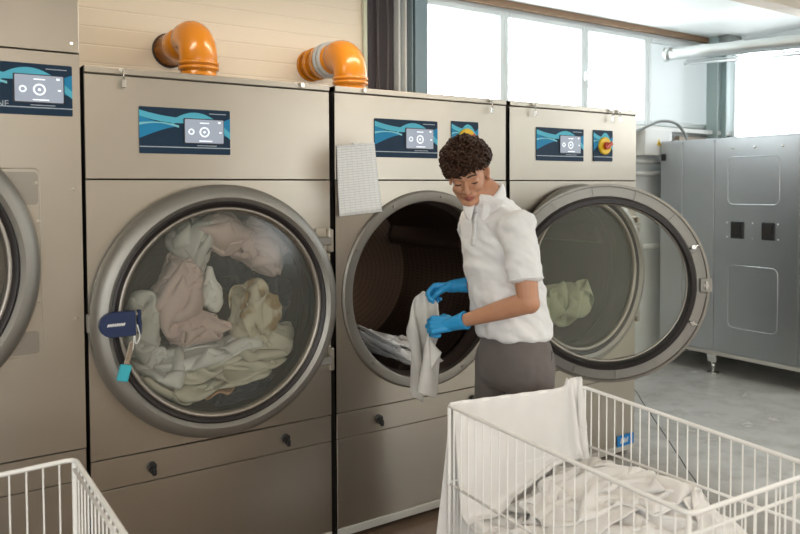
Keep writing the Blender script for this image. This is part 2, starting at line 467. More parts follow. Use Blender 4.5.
box(bm, XL - .1, XL, YF, YB, 0, 1.0); box(bm, XL - .1, XL, YF, YB, 2.7, ZC); box(bm, XL - .1, XL, YF, LW[0], 1.0, 2.7); box(bm, XL - .1, XL, LW[1], YB, 1.0, 2.7)
struct('wall_left', bm, M['wall_warm'])
# window joinery
def window(name, x0, x1, z0, z1, y, m='frame_white', axis='y', glass='window_glass', w=.045, x=None):
    bm = new()
    def b(a0, a1, c0, c1):
        if axis == 'y': box(bm, a0, a1, y - .02, y + .05, c0, c1, .006)
        else: box(bm, y - .02, y + .05, a0, a1, c0, c1, .006)
    b(x0, x0 + w, z0, z1); b(x1 - w, x1, z0, z1); b(x0 + w, x1 - w, z1 - w, z1); b(x0 + w, x1 - w, z0, z0 + w)
    f = struct(name, bm, M[m])
    bm = new()
    if axis == 'y': vs = [bm.verts.new(c) for c in ((x0 + w, y + .02, z0 + w), (x1 - w, y + .02, z0 + w), (x1 - w, y + .02, z1 - w), (x0 + w, y + .02, z1 - w))]
    else: vs = [bm.verts.new(c) for c in ((y + .02, x0 + w, z0 + w), (y + .02, x1 - w, z0 + w), (y + .02, x1 - w, z1 - w), (y + .02, x0 + w, z1 - w))]
    bm.faces.new(vs); obj('pane', bm, M[glass], f); return f
wy = YB - .0
window('window_1', 2.47, 3.35, WZ0, WZ1, wy); 
w2 = window('window_2', 3.35, 4.26, WZ0, WZ1, wy)
bm = new(); box(bm, 4.235, 4.262, wy - .05, wy - .022, 2.50, 2.57, .004); tube(bm, [(4.25, wy - .055, 2.56), (4.262, wy - .07, 2.56), (4.268, wy - .07, 2.66)], .012); obj('window_handle', bm, M['white_plastic'], w2)
window('window_3', 4.26, 5.09, WZ0, WZ1, wy)
window('window_4', 5.09, 6.12, WZ0, WZ1, wy, glass='frosted')
window('window_5', RW[0], -1.5, RW[2], RW[3], XR, axis='x'); window('window_6', -1.5, RW[1], RW[2], RW[3], XR, axis='x')
window('window_7', FW[0][0], FW[0][1], 1.0, 2.7, YF); window('window_8', FW[1][0], FW[1][1], 1.0, 2.7, YF)
window('window_9', LW[0], LW[1], 1.0, 2.7, XL, axis='x')
bm = new(); box(bm, 2.52, XR, YB - .12, YB - .02, WZ0 - .06, WZ0 - .02, .005); struct('trim_1', bm, M['white_paint'])
bm = new(); box(bm, 2.5, XR, YB - .07, YB - .02, 2.99, ZC, .004); struct('trim_2', bm, M['brown_trim'])
bm = new(); box(bm, 5.5, XR, YB - .06, YB - .001, 2.03, 2.075, .004); struct('trim_3', bm, M['cream_beam'])
# flat sheet painted dark for the wall niche, light metal strips beside it
bm = new(); box(bm, 2.11, 2.32, YB - .012, YB - .002, 0, ZC - .001); struct('trim_4', bm, mat('painted niche dark', (.035, .026, .03), .45))
bm = new(); box(bm, 2.065, 2.095, YB - .03, YB - .001, 0, ZC - .001, .003); struct('trim_5', bm, mat('greenish strip', (.52, .54, .42), .5))
bm = new(); box(bm, 2.33, 2.347, YB - .06, YB - .001, 0, ZC - .001, .003); box(bm, 2.368, 2.382, YB - .09, YB - .001, 0, ZC - .001, .003); struct('trim_6', bm, M['frame_white'])
def hcolumn(name, label, x, y, w, d, m):
    bm = new(); t = .012
    box(bm, x, x + t, y, y + d, 0, ZC - .001, .002); box(bm, x + w - t, x + w, y, y + d, 0, ZC - .001, .002); box(bm, x + t, x + w - t, y + d * .45, y + d * .55, 0, ZC - .001)
    o = obj(name, bm, m); o['kind'] = 'structure'; return o
hcolumn('trim_7', '', 2.388, YB - .14, .13, .12, M['col_blue'])
bm = new(); box(bm, 2.408, 2.515, YB - .15, YB - .141, 0, ZC - .002); struct('trim_8', bm, M['col_blue'])
hcolumn('trim_9', '', 5.93, 1.33, .15, .12, mat('grey green column', (.34, .42, .41), .5))
bm = new(); box(bm, 5.95, 6.17, 1.23, 1.48, 2.93, ZC - .002, .01); struct('trim_10', bm, M['lead'])
bm = new(); box(bm, 3.4, XR, .16, .30, 2.955, ZC - .001, .004); struct('trim_11', bm, M['cream_beam'])
# cables hanging in front of the dark sheet
for k, (x, dx) in enumerate(((2.15, .03), (2.19, -.02), (2.23, .02))):
    bm = new(); tube(bm, [(x + dx * math.sin(z * 3), YB - .03 - .01 * k, z) for z in [1.9 + i * .09 for i in range(13)]], .006, 6)
    tag(obj('hanging_cable', bm, M['slot_cable']), 'thin grey %s cable hanging in the dark slot beside the steel column' % ('left', 'middle', 'right')[k], 'cable', 'cables in the dark wall slot')
bm = new(); tube(bm, [(2.50, YB - .07, 2.37), (2.535, YB - .075, 2.365), (2.545, YB - .075, 2.33), (2.53, YB - .075, 2.29)], .007, 6); box(bm, 2.52, 2.55, YB - .09, YB - .06, 2.36, 2.395, .003)
tag(obj('window_latch', bm, M['lead']), 'small grey metal latch at the left edge of the first window', 'latch')
# electric box with warning triangle
t = thing('electric_box', 'white wall electric box with a small yellow warning triangle', 'electric box', (5.09, YB, 2.0))
bm = new(); box(bm, -.19, .19, -.14, -.001, -.12, .12, .012, seg=2); obj('housing', bm, M['white_plastic'], t)
bm = new(); poly_y(bm, [(-.028, -.03), (.028, -.03), (0, .035)], -.143, -.140); fixn(bm); obj('warning_triangle', bm, M['yellow'], t)
bm = new(); poly_y(bm, [(-.004, -.018), (.004, -.006), (.001, .018), (-.005, .0)], -.1445, -.143); fixn(bm); obj('lightning_mark', bm, M['black_plastic'], t)
for k, z in enumerate((1.83, 1.72, 1.05)):
    bm = new(); tube(bm, [(3.1, YB - .05, z), (XR - .02, YB - .05, z)], .022 if k < 2 else .03, 10)
    tag(obj('wall_pipe', bm, M['white_plastic']), ('white pipe on the back wall just under the electric box', 'second white pipe on the back wall below the electric box', 'lowest white pipe on the back wall behind the open door')[k], 'pipe')
# loops of cable hanging low on the back wall
bm = new(); P = []
for k in range(60):
    a = k / 59; P.append((4.35 + a * .55, YB - .05, 1.46 - .13 * abs(math.sin(a * PI * 2.5))))
tube(bm, P, .009, 6); tag(obj('looped_hose', bm, mat('blue grey hose', (.12, .2, .27), .5)), 'blue grey hose hanging in loops on the back wall behind the glass', 'hose')
# silver ventilation duct under the ceiling
t = thing('ventilation_duct', 'silver round ventilation duct under the ceiling by the corner', 'duct', (5.18, 1.3, 2.79))
A, B = Vector((0, .04, 0)), Vector((.60, -2.2, -.06))
bm = new(); tube(bm, [A + (B - A) * k / 30 for k in range(31)], [.055 + (.006 if k % 4 == 0 else 0) for k in range(31)], 20); obj('duct_pipe', bm, M['galv'], t)
bm = new(); tube(bm, [A + Vector((-.01, .02, 0)), A + Vector((0, -.02, 0))], .063, 20); obj('end_collar', bm, M['galv'], t)
bm = new(); tube(bm, [A + Vector((.1, -.1, -.09)), B + Vector((.1, 0, -.09))], .012, 8); tube(bm, [A + Vector((.14, -.1, -.06)), B + Vector((.14, 0, -.06))], .008, 8); obj('support_rail', bm, M['galv'], t)
# cable arching from the machines to the tall cabinet
bm = new(); P = [(3.02, 1.0, 2.06), (3.5, 1.02, 2.03), (4.1, 1.05, 2.03), (4.445, 1.1, 2.057), (4.598, 1.1, 2.105), (4.782, 1.1, 2.155), (4.959, 1.1, 2.146), (5.071, 1.1, 2.082), (5.129, 1.1, 2.01)]
def smoothpath(P, n=6):
    P = [Vector(p) for p in P]; out = []
    for i in range(len(P) - 1):
        a, b, c, d = P[max(i - 1, 0)], P[i], P[i + 1], P[min(i + 2, len(P) - 1)]
        for k in range(n):
            t_ = k / n; out.append(.5 * ((2 * b) + (c - a) * t_ + (2 * a - 5 * b + 4 * c - d) * t_ ** 2 + (3 * b - a - 3 * c + d) * t_ ** 3))
    return out + [P[-1]]
tube(bm, smoothpath(P), .012, 8); tag(obj('arched_cable', bm, M['lead']), 'grey cable arching from behind the last machine to the tall cabinet', 'cable')
# unseen fill lamps added to light the hall and the back wall
lampm = mat('fill lamp tube', (1, 1, 1), .4, emit=(1., .86, .68), estr=6.)
for k, (x, y) in enumerate(((-2.6, -2.6), (.4, -4.4), (3.4, -3.0), (-2.6, -5.8), (3.6, -5.8))):
    t = thing('fill_lamp', 'added fill lamp in the hall behind the viewer', 'lamp', (x, y, ZC - .12), 0, 'added fill lamps of the hall')
    bm = new(); box(bm, -.65, .65, -.1, .1, .05, .119, .01); obj('fill_lamp_housing', bm, M['white_paint'], t)
    bm = new(); tube(bm, [(-.6, 0, .02), (.6, 0, .02)], .025, 10); obj('fill_lamp_tube', bm, lampm, t)
for k, x in enumerate((-.2, 1.7)):
    t = thing('fill_lamp', 'added fill lamp above the drain pipes, %s one' % ('left', 'right')[k], 'lamp', (x, .45, ZC - .12), 0, 'added fill lamps above the machines')
    bm = new(); box(bm, -.65, .65, -.1, .1, .05, .119, .01); obj('fill_lamp_housing', bm, M['white_paint'], t)
    bm = new(); tube(bm, [(-.6, 0, .02), (.6, 0, .02)], .025, 10); obj('fill_lamp_tube', bm, lampm, t)
# crack line cut in the floor
bm = new(); a, b = Vector((4.60, 1.36, .0008)), Vector((2.30, -1.24, .0008)); d = (b - a).normalized(); nrm = Vector((-d.y, d.x, 0)) * .004
vs = []
for k in range(24):
    p = a + (b - a) * k / 23 + nrm * 2.5 * noise.noise(Vector((k * .7, 0, 0))); vs.append((bm.verts.new(p - nrm), bm.verts.new(p + nrm)))
for q, r in zip(vs, vs[1:]): bm.faces.new((q[0], r[0], r[1], q[1]))
struct('trim_12', bm, mat('floor joint', (.08, .075, .07), .8))

# ---------------------------------------------------------------- washing machines
def wave_panel(x0, x1, z0, z1, y, parent, name, nose='logo'):
    """dark blue foil with light blue waves"""
    bm = new(); poly_y(bm, rrect(x0, x1, z0, z1, .004, 2), y - .003, y)
    w, h = x1 - x0, z1 - z0
    def band(f, g, mi, yy, u0=0, u1=1, n=28):
        prev = None
        for k in range(n + 1):
            u = u0 + (u1 - u0) * k / n; a, b = min(max(f(u), .05), .97), min(max(g(u), .05), .97)
            if a < b: a = b
            q = (bm.verts.new((x0 + u * w, yy, z0 + a * h)), bm.verts.new((x0 + u * w, yy, z0 + b * h)))
            if prev: bm.faces.new((prev[1], q[1], q[0], prev[0])).material_index = mi
            prev = q
    s = math.sin
    band(lambda u: .80 - .40 * s(PI * min(u * 1.1, 1) * .5) + .42 * u * u, lambda u: .32 + .30 * s(PI * u * .95), 1, y - .0034)
    band(lambda u: .93 - .55 * u + .52 * u * u, lambda u: .80 - .62 * u + .75 * u * u, 2, y - .0037, 0, .75)
    band(lambda u: .30 + .62 * s(PI * (u - .1)), lambda u: .20 + .58 * s(PI * (u - .08)), 2, y - .0040, .34, 1)
    band(lambda u: .66 + .1 * s(5 * u) - .3 * u, lambda u: .52 + .14 * s(5 * u + .6) - .02 * u, 3, y - .0043, 0, .42)
    band(lambda u: .155, lambda u: .135, 4, y - .0046, 0, 1, 2)
    fixn(bm)
    return obj(name, bm, [M[k] for k in ('panel_navy', 'wave_blue', 'wave_light', 'wave_pale', 'print_grey')], parent)
def screen(x0, x1, z0, z1, y, parent):
    bm = new(); poly_y(bm, rrect(x0, x1, z0, z1, .003, 2), y - .003, y)
    cx, cz, r = x0 + (x1 - x0) * .5, (z0 + z1) / 2 - .003, (z1 - z0) * .22
    lathe_y(bm, [(r, y - .0036), (r * .72, y - .0036), (r * .72, y - .003), (r, y - .003)], (cx, cz), 24, 1)
    disc_y(bm, cx, cz, r * .25, y - .0036, y - .003, 10, 1)
    lathe_y(bm, [(r * .6, y - .0036), (r * .35, y - .0036), (r * .35, y - .003), (r * .6, y - .003)], (x0 + (x1 - x0) * .16, cz), 16, 1)
    for a, b in ((.38, .62),): box(bm, x0 + (x1 - x0) * a, x0 + (x1 - x0) * b, y - .0036, y - .003, z1 - .016, z1 - .012, mi=1)
    box(bm, x0 + (x1 - x0) * .36, x0 + (x1 - x0) * .70, y - .0036, y - .003, z0 + .006, z0 + .010, mi=1)
    box(bm, x1 - .022, x1 - .012, y - .0036, y - .003, z1 - .014, z1 - .007, mi=1); box(bm, x1 - .018, x1 - .008, y - .0036, y - .003, cz - .003, cz + .003, mi=1)
    fixn(bm); s_ = obj('screen', bm, [M['screen'], M['screen_icon']], parent)
    return s_
def machine(name, label, x0, W, z, R, cx, ctrl, door_deg=0., estop=None, depth=1.25, group='stainless washing machines in a row', handle=False, rec=None, keys=(), text=None):
    t = thing(name, label, 'washing machine', (x0, 0, 0), 0, group)
    zb, zl2, zl1, zs, zt, cz = z
    S = M['steel']
    bm = new(); D = depth                                            # side, back, roof and bottom sheets
    for a in ((0, .012, .004, D, zb, zt), (W - .012, W, .004, D, zb, zt), (.012, W - .012, D - .012, D, zb, zt), (.012, W - .012, .004, D - .012, zt - .03, zt - .018), (.012, W - .012, .004, D - .012, zb, zb + .012)): box(bm, *a)
    obj('housing', bm, M['side'], t)
    g = .0025
    bm = new(); plate_hole(bm, 0, W, zl1 + g, zs - g, cx, cz, R * .872, 0, .02); fixn(bm); fp = obj('front_panel', bm, S, t)
    bm = new(); box(bm, 0, W, 0, .02, zl2 + g * .6, zl1 - g, .002); sp = obj('service_strip', bm, S, t)
    for x in ((.218, W - .224) if W < 1.2 else (.218,)):
        bm = new(); disc_y(bm, x, (zl1 + zl2) / 2 + .002, .017, -.016, 0, 16); disc_y(bm, x, (zl1 + zl2) / 2 - .010, .013, -.026, 0, 16); box(bm, x - .004, x + .012, -.034, -.02, (zl1 + zl2) / 2 - .03, (zl1 + zl2) / 2 - .002, .003); fixn(bm); obj('panel_lock', bm, M['black_plastic'], sp)
    bm = new(); box(bm, 0, W, 0, .02, zb + .03, zl2 - g * .6, .002); obj('kick_panel', bm, S, t)
    bm = new(); box(bm, 0, W, -.004, .03, zb - .01, zb + .028, .003); obj('plinth', bm, M['skirt'], t)
    bm = new(); box(bm, .02, W - .02, .05, D - .03, .0, zb + .01); obj('base_frame', bm, M['recess'], t)
    bm = new(); box(bm, .0, W, 0, .02, zs + g, zt - .029, .002); tp = obj('upper_panel', bm, S, t)
    bm = new(); box(bm, -.0, W, -.006, D, zt - .026, zt, .003); lid = obj('lid', bm, S, t)
    for x, key in keys:
        bm = new(); disc_y(bm, x, zt - .011, .009, -.020, -.012, 12); 
        if key: tube(bm, [(x + .002, -.022, zt - .012), (x + .004, -.024, zt - .045)], .0028, 5); box(bm, x - .004, x + .012, -.026, -.021, zt - .075, zt - .045, .002)
        fixn(bm); obj('lid_lock', bm, M['chrome'], lid)
    c0, c1, d0, d1 = ctrl
    cp = wave_panel(c0, c1, d0, d1, -.001, t, 'control_panel')
    w, h = c1 - c0, d1 - d0
    bm = new(); poly_y(bm, rrect(c0 + w * .470, c0 + w * .925, d0 + h * .23, d0 + h * .79, .003, 2), -.0075, -.002); fixn(bm); fr = obj('screen_bezel', bm, M['black_plastic'], cp)
    screen(c0 + w * .482, c0 + w * .915, d0 + h * .25, d0 + h * .77, -.0076, fr)
    bm = new(); box(bm, c0 + w * .62, c0 + w * .84, -.0062, -.004, d0 + h * .185, d0 + h * .20); obj('fine_print', bm, M['print_grey'], cp)
    bm = new(); box(bm, c0 + w * .76, c0 + w * .95, -.0062, -.004, d0 + h * .90, d0 + h * .915); obj('fine_print', bm, M['print_grey'], cp)
    if text:
        bm = new(); text_mesh(bm, text[0], text[1], Matrix.Translation((text[2], -.0055, text[3])) @ FRONT); obj('printed_letters', bm, M['white_plastic'], cp)
    if estop:
        e0, e1, f0, f1 = estop
        ep = wave_panel(e0, e1, f0, f1, -.001, t, 'emergency_panel')
        ex, ez = (e0 + e1) / 2 + .008, (f0 + f1) / 2
        bm = new(); lathe_y(bm, [(.0001, -.018), (.046, -.018), (.05, -.014), (.05, -.004), (.0001, -.004)], (ex, ez), 28, closed=False); fixn(bm); y_ = obj('stop_collar', bm, M['yellow'], ep, smooth=True, auto=30)
        bm = new(); lathe_y(bm, [(.0001, -.034), (.020, -.034), (.022, -.028), (.022, -.018), (.0001, -.018)], (ex, ez), 20, closed=False)
        box(bm, -.032, .032, -.046, -.034, -.011, .011, .003, T=Matrix.Translation((ex, 0, ez)) @ Matrix.Rotation(-.5, 4, 'Y')); fixn(bm); obj('stop_knob', bm, M['red'], y_)
    # opening: seat ring, boot, drum
    bm = new(); lathe_y(bm, [(R * .860, .02), (R * .860, -.012), (R * .875, -.016), (R * .945, -.016), (R * .962, -.010), (R * .965, .0)], (cx, cz), 96, closed=False)
    for k in range(10):
        a = k * PI / 5 + .15; disc_y(bm, cx + R * .91 * math.cos(a), cz + R * .91 * math.sin(a), .008, -.021, -.015, 10)
    fixn(bm); obj('seat_ring', bm, M['seat_steel'], t, smooth=True, auto=35)
    bm = new(); lathe_y(bm, [(R * .860, .018), (R * .855, .05), (R * .83, .07), (R * .83, .10), (R * .86, .115)], (cx, cz), 96, closed=False); fixn(bm); obj('boot_seal', bm, M['seal_brown'], t, smooth=True)
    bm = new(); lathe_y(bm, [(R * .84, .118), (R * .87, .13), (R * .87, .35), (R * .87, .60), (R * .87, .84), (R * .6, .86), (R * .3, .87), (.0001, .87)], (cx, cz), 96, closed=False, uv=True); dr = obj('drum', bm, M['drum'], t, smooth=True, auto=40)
    for k in range(3):
        a = .5 + k * 2 * PI / 3; ca, sa = math.cos(a), math.sin(a)
        bm = new(); prof = [(-.07, R * .866), (-.03, R * .76), (0, R * .74), (.03, R * .76), (.07, R * .866)]
        r0 = [bm.verts.new((cx + ca * r - sa * s, .16, cz + sa * r + ca * s)) for s, r in prof]; r1 = [bm.verts.new((cx + ca * r - sa * s, .82, cz + sa * r + ca * s)) for s, r in prof]
        for i in range(4): bm.faces.new((r0[i], r0[i + 1], r1[i + 1], r1[i]))
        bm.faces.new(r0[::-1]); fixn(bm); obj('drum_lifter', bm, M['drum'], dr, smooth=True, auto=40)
    # door, drawn around its hinge axis
    hx, hy = cx + R * .995, -.02
    Rs = R; R = R * 1.022
    dc = (cx - hx, cz)
    bm = new(); y = -hy
    lathe_y(bm, [(r * R, yy + y) for r, yy in ((.862, -.045), (.868, -.078), (.90, -.092), (.945, -.088), (.985, -.066), (1.0, -.04), (1.0, -.020), (.975, -.018), (.970, -.034), (.87, -.034))], dc, 120)
    for k in range(14):
        a = k * 2 * PI / 14 + .1; T = Matrix.Translation((dc[0], 0, cz)) @ Matrix.Rotation(-a, 4, 'Y')
        box(bm, R * .873, R * .972, y - .036, y - .022, -.004, .004, T=T)
        for rr in ((.90,) if k % 2 else ()):
            pass
    fixn(bm); dr = obj('door', bm, M['steel_ring'], t, smooth=True, auto=40, loc=(hx, hy, 0))
    dr.rotation_euler = (0, 0, math.radians(door_deg))
    bm = new(); lathe_y(bm, [(r * R, yy + y) for r, yy in ((.868, -.05), (.868, -.080), (.855, -.084), (.825, -.076), (.815, -.06), (.80, .0), (.81, .028), (.85, .026), (.872, -.012), (.878, -.033))], dc, 96); fixn(bm); obj('door_gasket', bm, M['black'], dr, smooth=True, auto=50)
    bm = new(); lathe_y(bm, [(r * R, yy + y) for r, yy in ((.826, -.058), (.826, -.075), (.812, -.080), (.795, -.074), (.785, -.060), (.79, -.052))], dc, 96); fixn(bm); obj('glass_rim', bm, M['steel_dark'], dr, smooth=True)
    bm = new(); lathe_y(bm, [(r * R, yy + y) for r, yy in ((.81, -.056), (.7, -.062), (.5, -.068), (.25, -.073), (.0001, -.075))], dc, 72, closed=False); fixn(bm); obj('door_glass', bm, M['door_glass'], dr, smooth=True)
    # hinge plates on the cabinet and hinge arms on the door
    for zc in (cz + .258, cz - .262) if W < 1.2 else ():
        bm = new(); box(bm, cx + R * .84, min(W - .002, cx + R * 1.02), -.012, 0, zc - .056, zc + .056, .006, seg=2); box(bm, hx - .012, hx + .010, -.036, -.012, zc - .05, zc + .05, .004); obj('hinge_plate', bm, S, t)
        bm = new(); rr = math.sqrt(max(1 - ((zc - cz) / R) ** 2, .01)) * R; box(bm, -R + rr * .93, -.005, y - .05, y - .03, zc - .018, zc + .018, .004); obj('hinge_arm', bm, M['steel_ring'], dr)
    # latch side of the door
    lx = -2 * R
    bm = new(); box(bm, lx + .006, lx + .062, y - .034, y - .014, cz - .034, cz + .034, .003); obj('latch_box', bm, M['steel_ring'], dr)
    bm = new(); disc_y(bm, lx + .034, cz, .012, y - .030, y - .004, 12); box(bm, lx + .028, lx + .040, y - .008, y - .001, cz - .022, cz + .022, .002); fixn(bm); obj('latch_bolt', bm, M['chrome'], dr)
    for a in (PI - .42, PI + .42):
        bm = new(); px, pz = dc[0] + R * .92 * math.cos(a), cz + R * .92 * math.sin(a); disc_y(bm, px, pz, .011, y - .034, y - .006, 12); tube(bm, [(px - .03 * math.cos(a), y - .016, pz - .03 * math.sin(a)), (px + .03 * math.cos(a), y - .016, pz + .03 * math.sin(a))], .005, 6); fixn(bm); obj('door_stud', bm, M['chrome'], dr)
    if handle:
        zc = 1.112; lx = -hx        # machine x -> door x
        bm = new(); P = [(lx + .140, zc - .045), (lx + .140, zc + .045)] + [(lx + .062 - .048 * math.sin(k * PI / 10), zc + .045 * math.cos(k * PI / 10)) for k in range(11)]
        poly_y(bm, P[::-1], y - .118, y - .094); fixn(bm); bmesh.ops.bevel(bm, geom=bm.edges[:], offset=.002, segments=1, affect='EDGES'); hd = obj('door_handle', bm, M['navy'], dr)
        bm = new(); [box(bm, -.0018, .0018, -.0007, .0007, -.0055, .0055, T=Matrix.Translation((lx + .044 + .0062 * k, y - .1185, zc + .0008 * (k % 2))) @ Matrix.Rotation(.35, 4, 'Y')) for k in range(10)]; box(bm, lx + .046, lx + .100, y - .1190, y - .1178, zc - .0012, zc + .0012); obj('handle_lettering', bm, M['white_plastic'], hd)
        bm = new(); box(bm, lx + .118, lx + .165, y - .108, y - .092, zc - .036, zc - .028, .002); box(bm, lx + .118, lx + .165, y - .108, y - .092, zc + .026, zc + .036, .002); box(bm, lx + .150, lx + .162, y - .112, y - .085, zc - .045, zc + .045, .003, mi=1); obj('handle_bracket', bm, [M['chrome'], M['navy']], hd)
        bm = new(); tube(bm, smoothpath([(lx + .145, y - .114, zc - .005), (lx + .152, y - .12, zc - .05), (lx + .138, y - .12, zc - .075), (lx + .135, y - .115, zc - .045), (lx + .128, y - .115, zc - .10)]), .0022, 5); obj('tag_string', bm, M['white_plastic'], hd)
        bm = new(); T = Matrix.Translation((lx + .115, y - .112, zc - .115)) @ Matrix.Rotation(.28, 4, 'Y'); box(bm, -.010, .010, -.004, .004, -.035, .05, .002, T=T); box(bm, -.020, .020, -.008, .008, -.095, -.035, .003, mi=1, T=T); obj('handle_tag', bm, [M['chrome'], M['cyan']], hd)
    return t
Z0 = (.04, .4745, .592, 1.634, 2.048, 1.1114)
W = 1.0027; G = .0277
cA = (.191, .548, 1.734, 1.911)
mA = machine('washing_machine', 'stainless washing machine with blue door handle, full of pink and white laundry', 0, W, Z0, .4929, .5014, cA, handle=True, keys=((.13, 1), (.867, 0)))
mB = machine('washing_machine', 'stainless washing machine with its round door open, being unloaded by the person', W + G, W, Z0, .4929, .5014, (.203, .560, 1.740, 1.917), 136.5, (.645, .815, 1.756, 1.925), keys=((.145, 0), (.887, 1)))
mC = machine('washing_machine', 'stainless washing machine at the right end of the row, behind the open door', 2 * (W + G), W, Z0, .4929, .5014, (.185, .547, 1.742, 1.920), 0., (.627, .789, 1.745, 1.922), keys=((.155, 1), (.76, 1), (.829, 1)))
W0 = 1.33
mZ = machine('washing_machine', 'tallest stainless washing machine, cut off by the left edge, dark door glass', -.014 - W0, W0, (.04, .533, .650, 2.085, 2.72, 1.338), .508, W0 - .663, (W0 + .014 - .397, W0 + .014 - .040, 1.859, 2.038), group='stainless washing machines in a row', depth=1.3)
# extra plates and screws on the tallest machine
def X0(x): return x + W0 + .014
bm = new(); poly_y(bm, rrect(X0(-.29), X0(-.158), 1.545, 1.66, .012), -.003, 0); fixn(bm); obj('latch_plate', bm, M['steel_dark'], mZ)
bm = new(); poly_y(bm, rrect(X0(-.29), X0(-.163), 1.02, 1.10, .012), -.003, 0); fixn(bm); obj('latch_plate', bm, M['steel_dark'], mZ)
bm = new(); tube(bm, [(X0(-.30), -.001, 1.672), (X0(-.165), -.001, 1.672), (X0(-.152), -.001, 1.66), (X0(-.152), -.001, 1.04), (X0(-.165), -.001, 1.012), (X0(-.30), -.001, 1.012)], .0016, 6); obj('embossed_rim', bm, M['steel'], mZ)
for x, zz in ((-.163, 1.621), (-.158, 1.487), (-.158, 1.202), (-.04, 1.60), (-.04, 1.13), (-.04, 2.12), (-.04, 2.28)):
    bm = new(); disc_y(bm, X0(x), zz, .006, -.005, 0, 10); fixn(bm); obj('panel_screw', bm, M['chrome'], mZ)
cpz = [c for c in mZ.children if c.name.startswith('control_panel')][0]
bm = new(); text_mesh(bm, 'NE', .030, Matrix.Translation((X0(-.262), -.006, 1.893)) @ FRONT); obj('printed_letters', bm, M['print_grey'], cpz)
# blue label on the last machine
bm = new(); box(bm, .842, .99, -.007, -.0035, .062, .128, .001); lb = obj('blue_sticker', bm, M['blue_label'], mC)
bm = new(); [box(bm, -.004, .004, -.0007, .0007, -.016, .016 - .006 * (k % 2), T=Matrix.Translation((.875 + .014 * k, -.0075, .096)) @ Matrix.Rotation(.25, 4, 'Y')) for k in range(5)]; box(bm, .872, .936, -.0082, -.007, .090, .095); obj('sticker_lettering', bm, M['white_plastic'], lb)
# log sheet taped between the first and second machine
P = [(1.035, 1.786), (1.232, 1.805), (1.263, 1.490), (1.040, 1.473)]
bm = new(); n = 12; lay = bm.loops.layers.uv.verify(); gr = []
for i in range(n + 1):
    row = []
    for j in range(n + 1):
        u, v = i / n, j / n
        x = (P[3][0] * (1 - u) + P[2][0] * u) * (1 - v) + (P[0][0] * (1 - u) + P[1][0] * u) * v
        zz = (P[3][1] * (1 - u) + P[2][1] * u) * (1 - v) + (P[0][1] * (1 - u) + P[1][1] * u) * v
        row.append((bm.verts.new((x, -.006 - .014 * (1 - v) ** 2 - .004 * math.sin(u * PI) * (1 - v), zz)), (u, v)))
    gr.append(row)
for i in range(n):
    for j in range(n):
        q = [gr[i][j], gr[i + 1][j], gr[i + 1][j + 1], gr[i][j + 1]]; f = bm.faces.new([a for a, _ in q])
        for l, (_, uv) in zip(f.loops, q): l[lay].uv = uv
        f.smooth = True
pp = thing('log_sheet', 'white printed log sheet hanging beside the second control panel', 'paper', (1.15, 0, 1.48))
o = obj('sheet', bm, M['paper'], pp); o.location = (-1.15, 0, -1.48); md = o.modifiers.new('thick', 'SOLIDIFY'); md.thickness = .0006
bm = new(); box(bm, 1.035, 1.225, -.0085, -.006, 1.772, 1.775); box(bm, 1.12, 1.15, -.0105, -.006, 1.79, 1.80); bmesh.ops.translate(bm, verts=bm.verts[:], vec=(-1.15, 0, -1.48)); obj('tape', bm, M['white_plastic'], pp)

# ---------------------------------------------------------------- orange drain elbows on the wall
def elbow(label, x, y, ztop, r, rings):
    t = thing('drain_pipe', label, 'pipe', (x, y, 2.048), 0, None)
    zc = ztop - r - 2.048; rb = .13          # centre line height and bend radius
    bm = new(); tube(bm, [(0, 0, -.0), (0, 0, zc - rb + .01)], r * .95, 28); obj('riser', bm, M['orange_pvc'], t)
    bm = new(); P = [(0, rb - rb * math.cos(a), zc - rb + rb * math.sin(a)) for a in [k * PI / 2 / 12 for k in range(13)]]
    tube(bm, [(0, 0, zc - rb - .05)] + P + [(0, rb + .03, zc)], r, 28)
    obj('elbow', bm, M['orange_pvc'], t)
    bm = new()
    for zz in (zc - rb - .055, zc - rb - .03): tube(bm, [(0, 0, zz), (0, 0, zz + .016)], r * 1.07, 28)
    obj('collar', bm, M['orange_pvc'], t)
    L = YB - y - .002
    bm = new(); tube(bm, [(0, rb + .02, zc), (0, L, zc)], r * .93, 28); obj('wall_stub', bm, M['orange_pvc'], t)
    for a, b, k, m_, nm in rings:
        bm = new(); tube(bm, [(0, a * L, zc), (0, b * L, zc)], r * k, 28); obj(nm, bm, M[m_], t)
    bm = new(); tube(bm, [(0, L - .012, zc), (0, L - .001, zc)], r * 1.03, 28); obj('wall_rosette', bm, M['seal_brown' if not rings else 'orange_pvc'], t)
elbow('smooth orange drain elbow rising from the first machine below the wall', .752, .98, 2.505, .098, [])
elbow('orange drain elbow with grey tape rings beside the dark wall slot', 1.675, .98, 2.500, .100, [(.42, .47, 1.1, 'grey_tape', 'tape_ring'), (.56, .66, 1.06, 'orange_pvc', 'coupling'), (.50, .55, 1.12, 'grey_tape', 'tape_ring'), (.80, .84, 1.05, 'orange_pvc', 'coupling')])

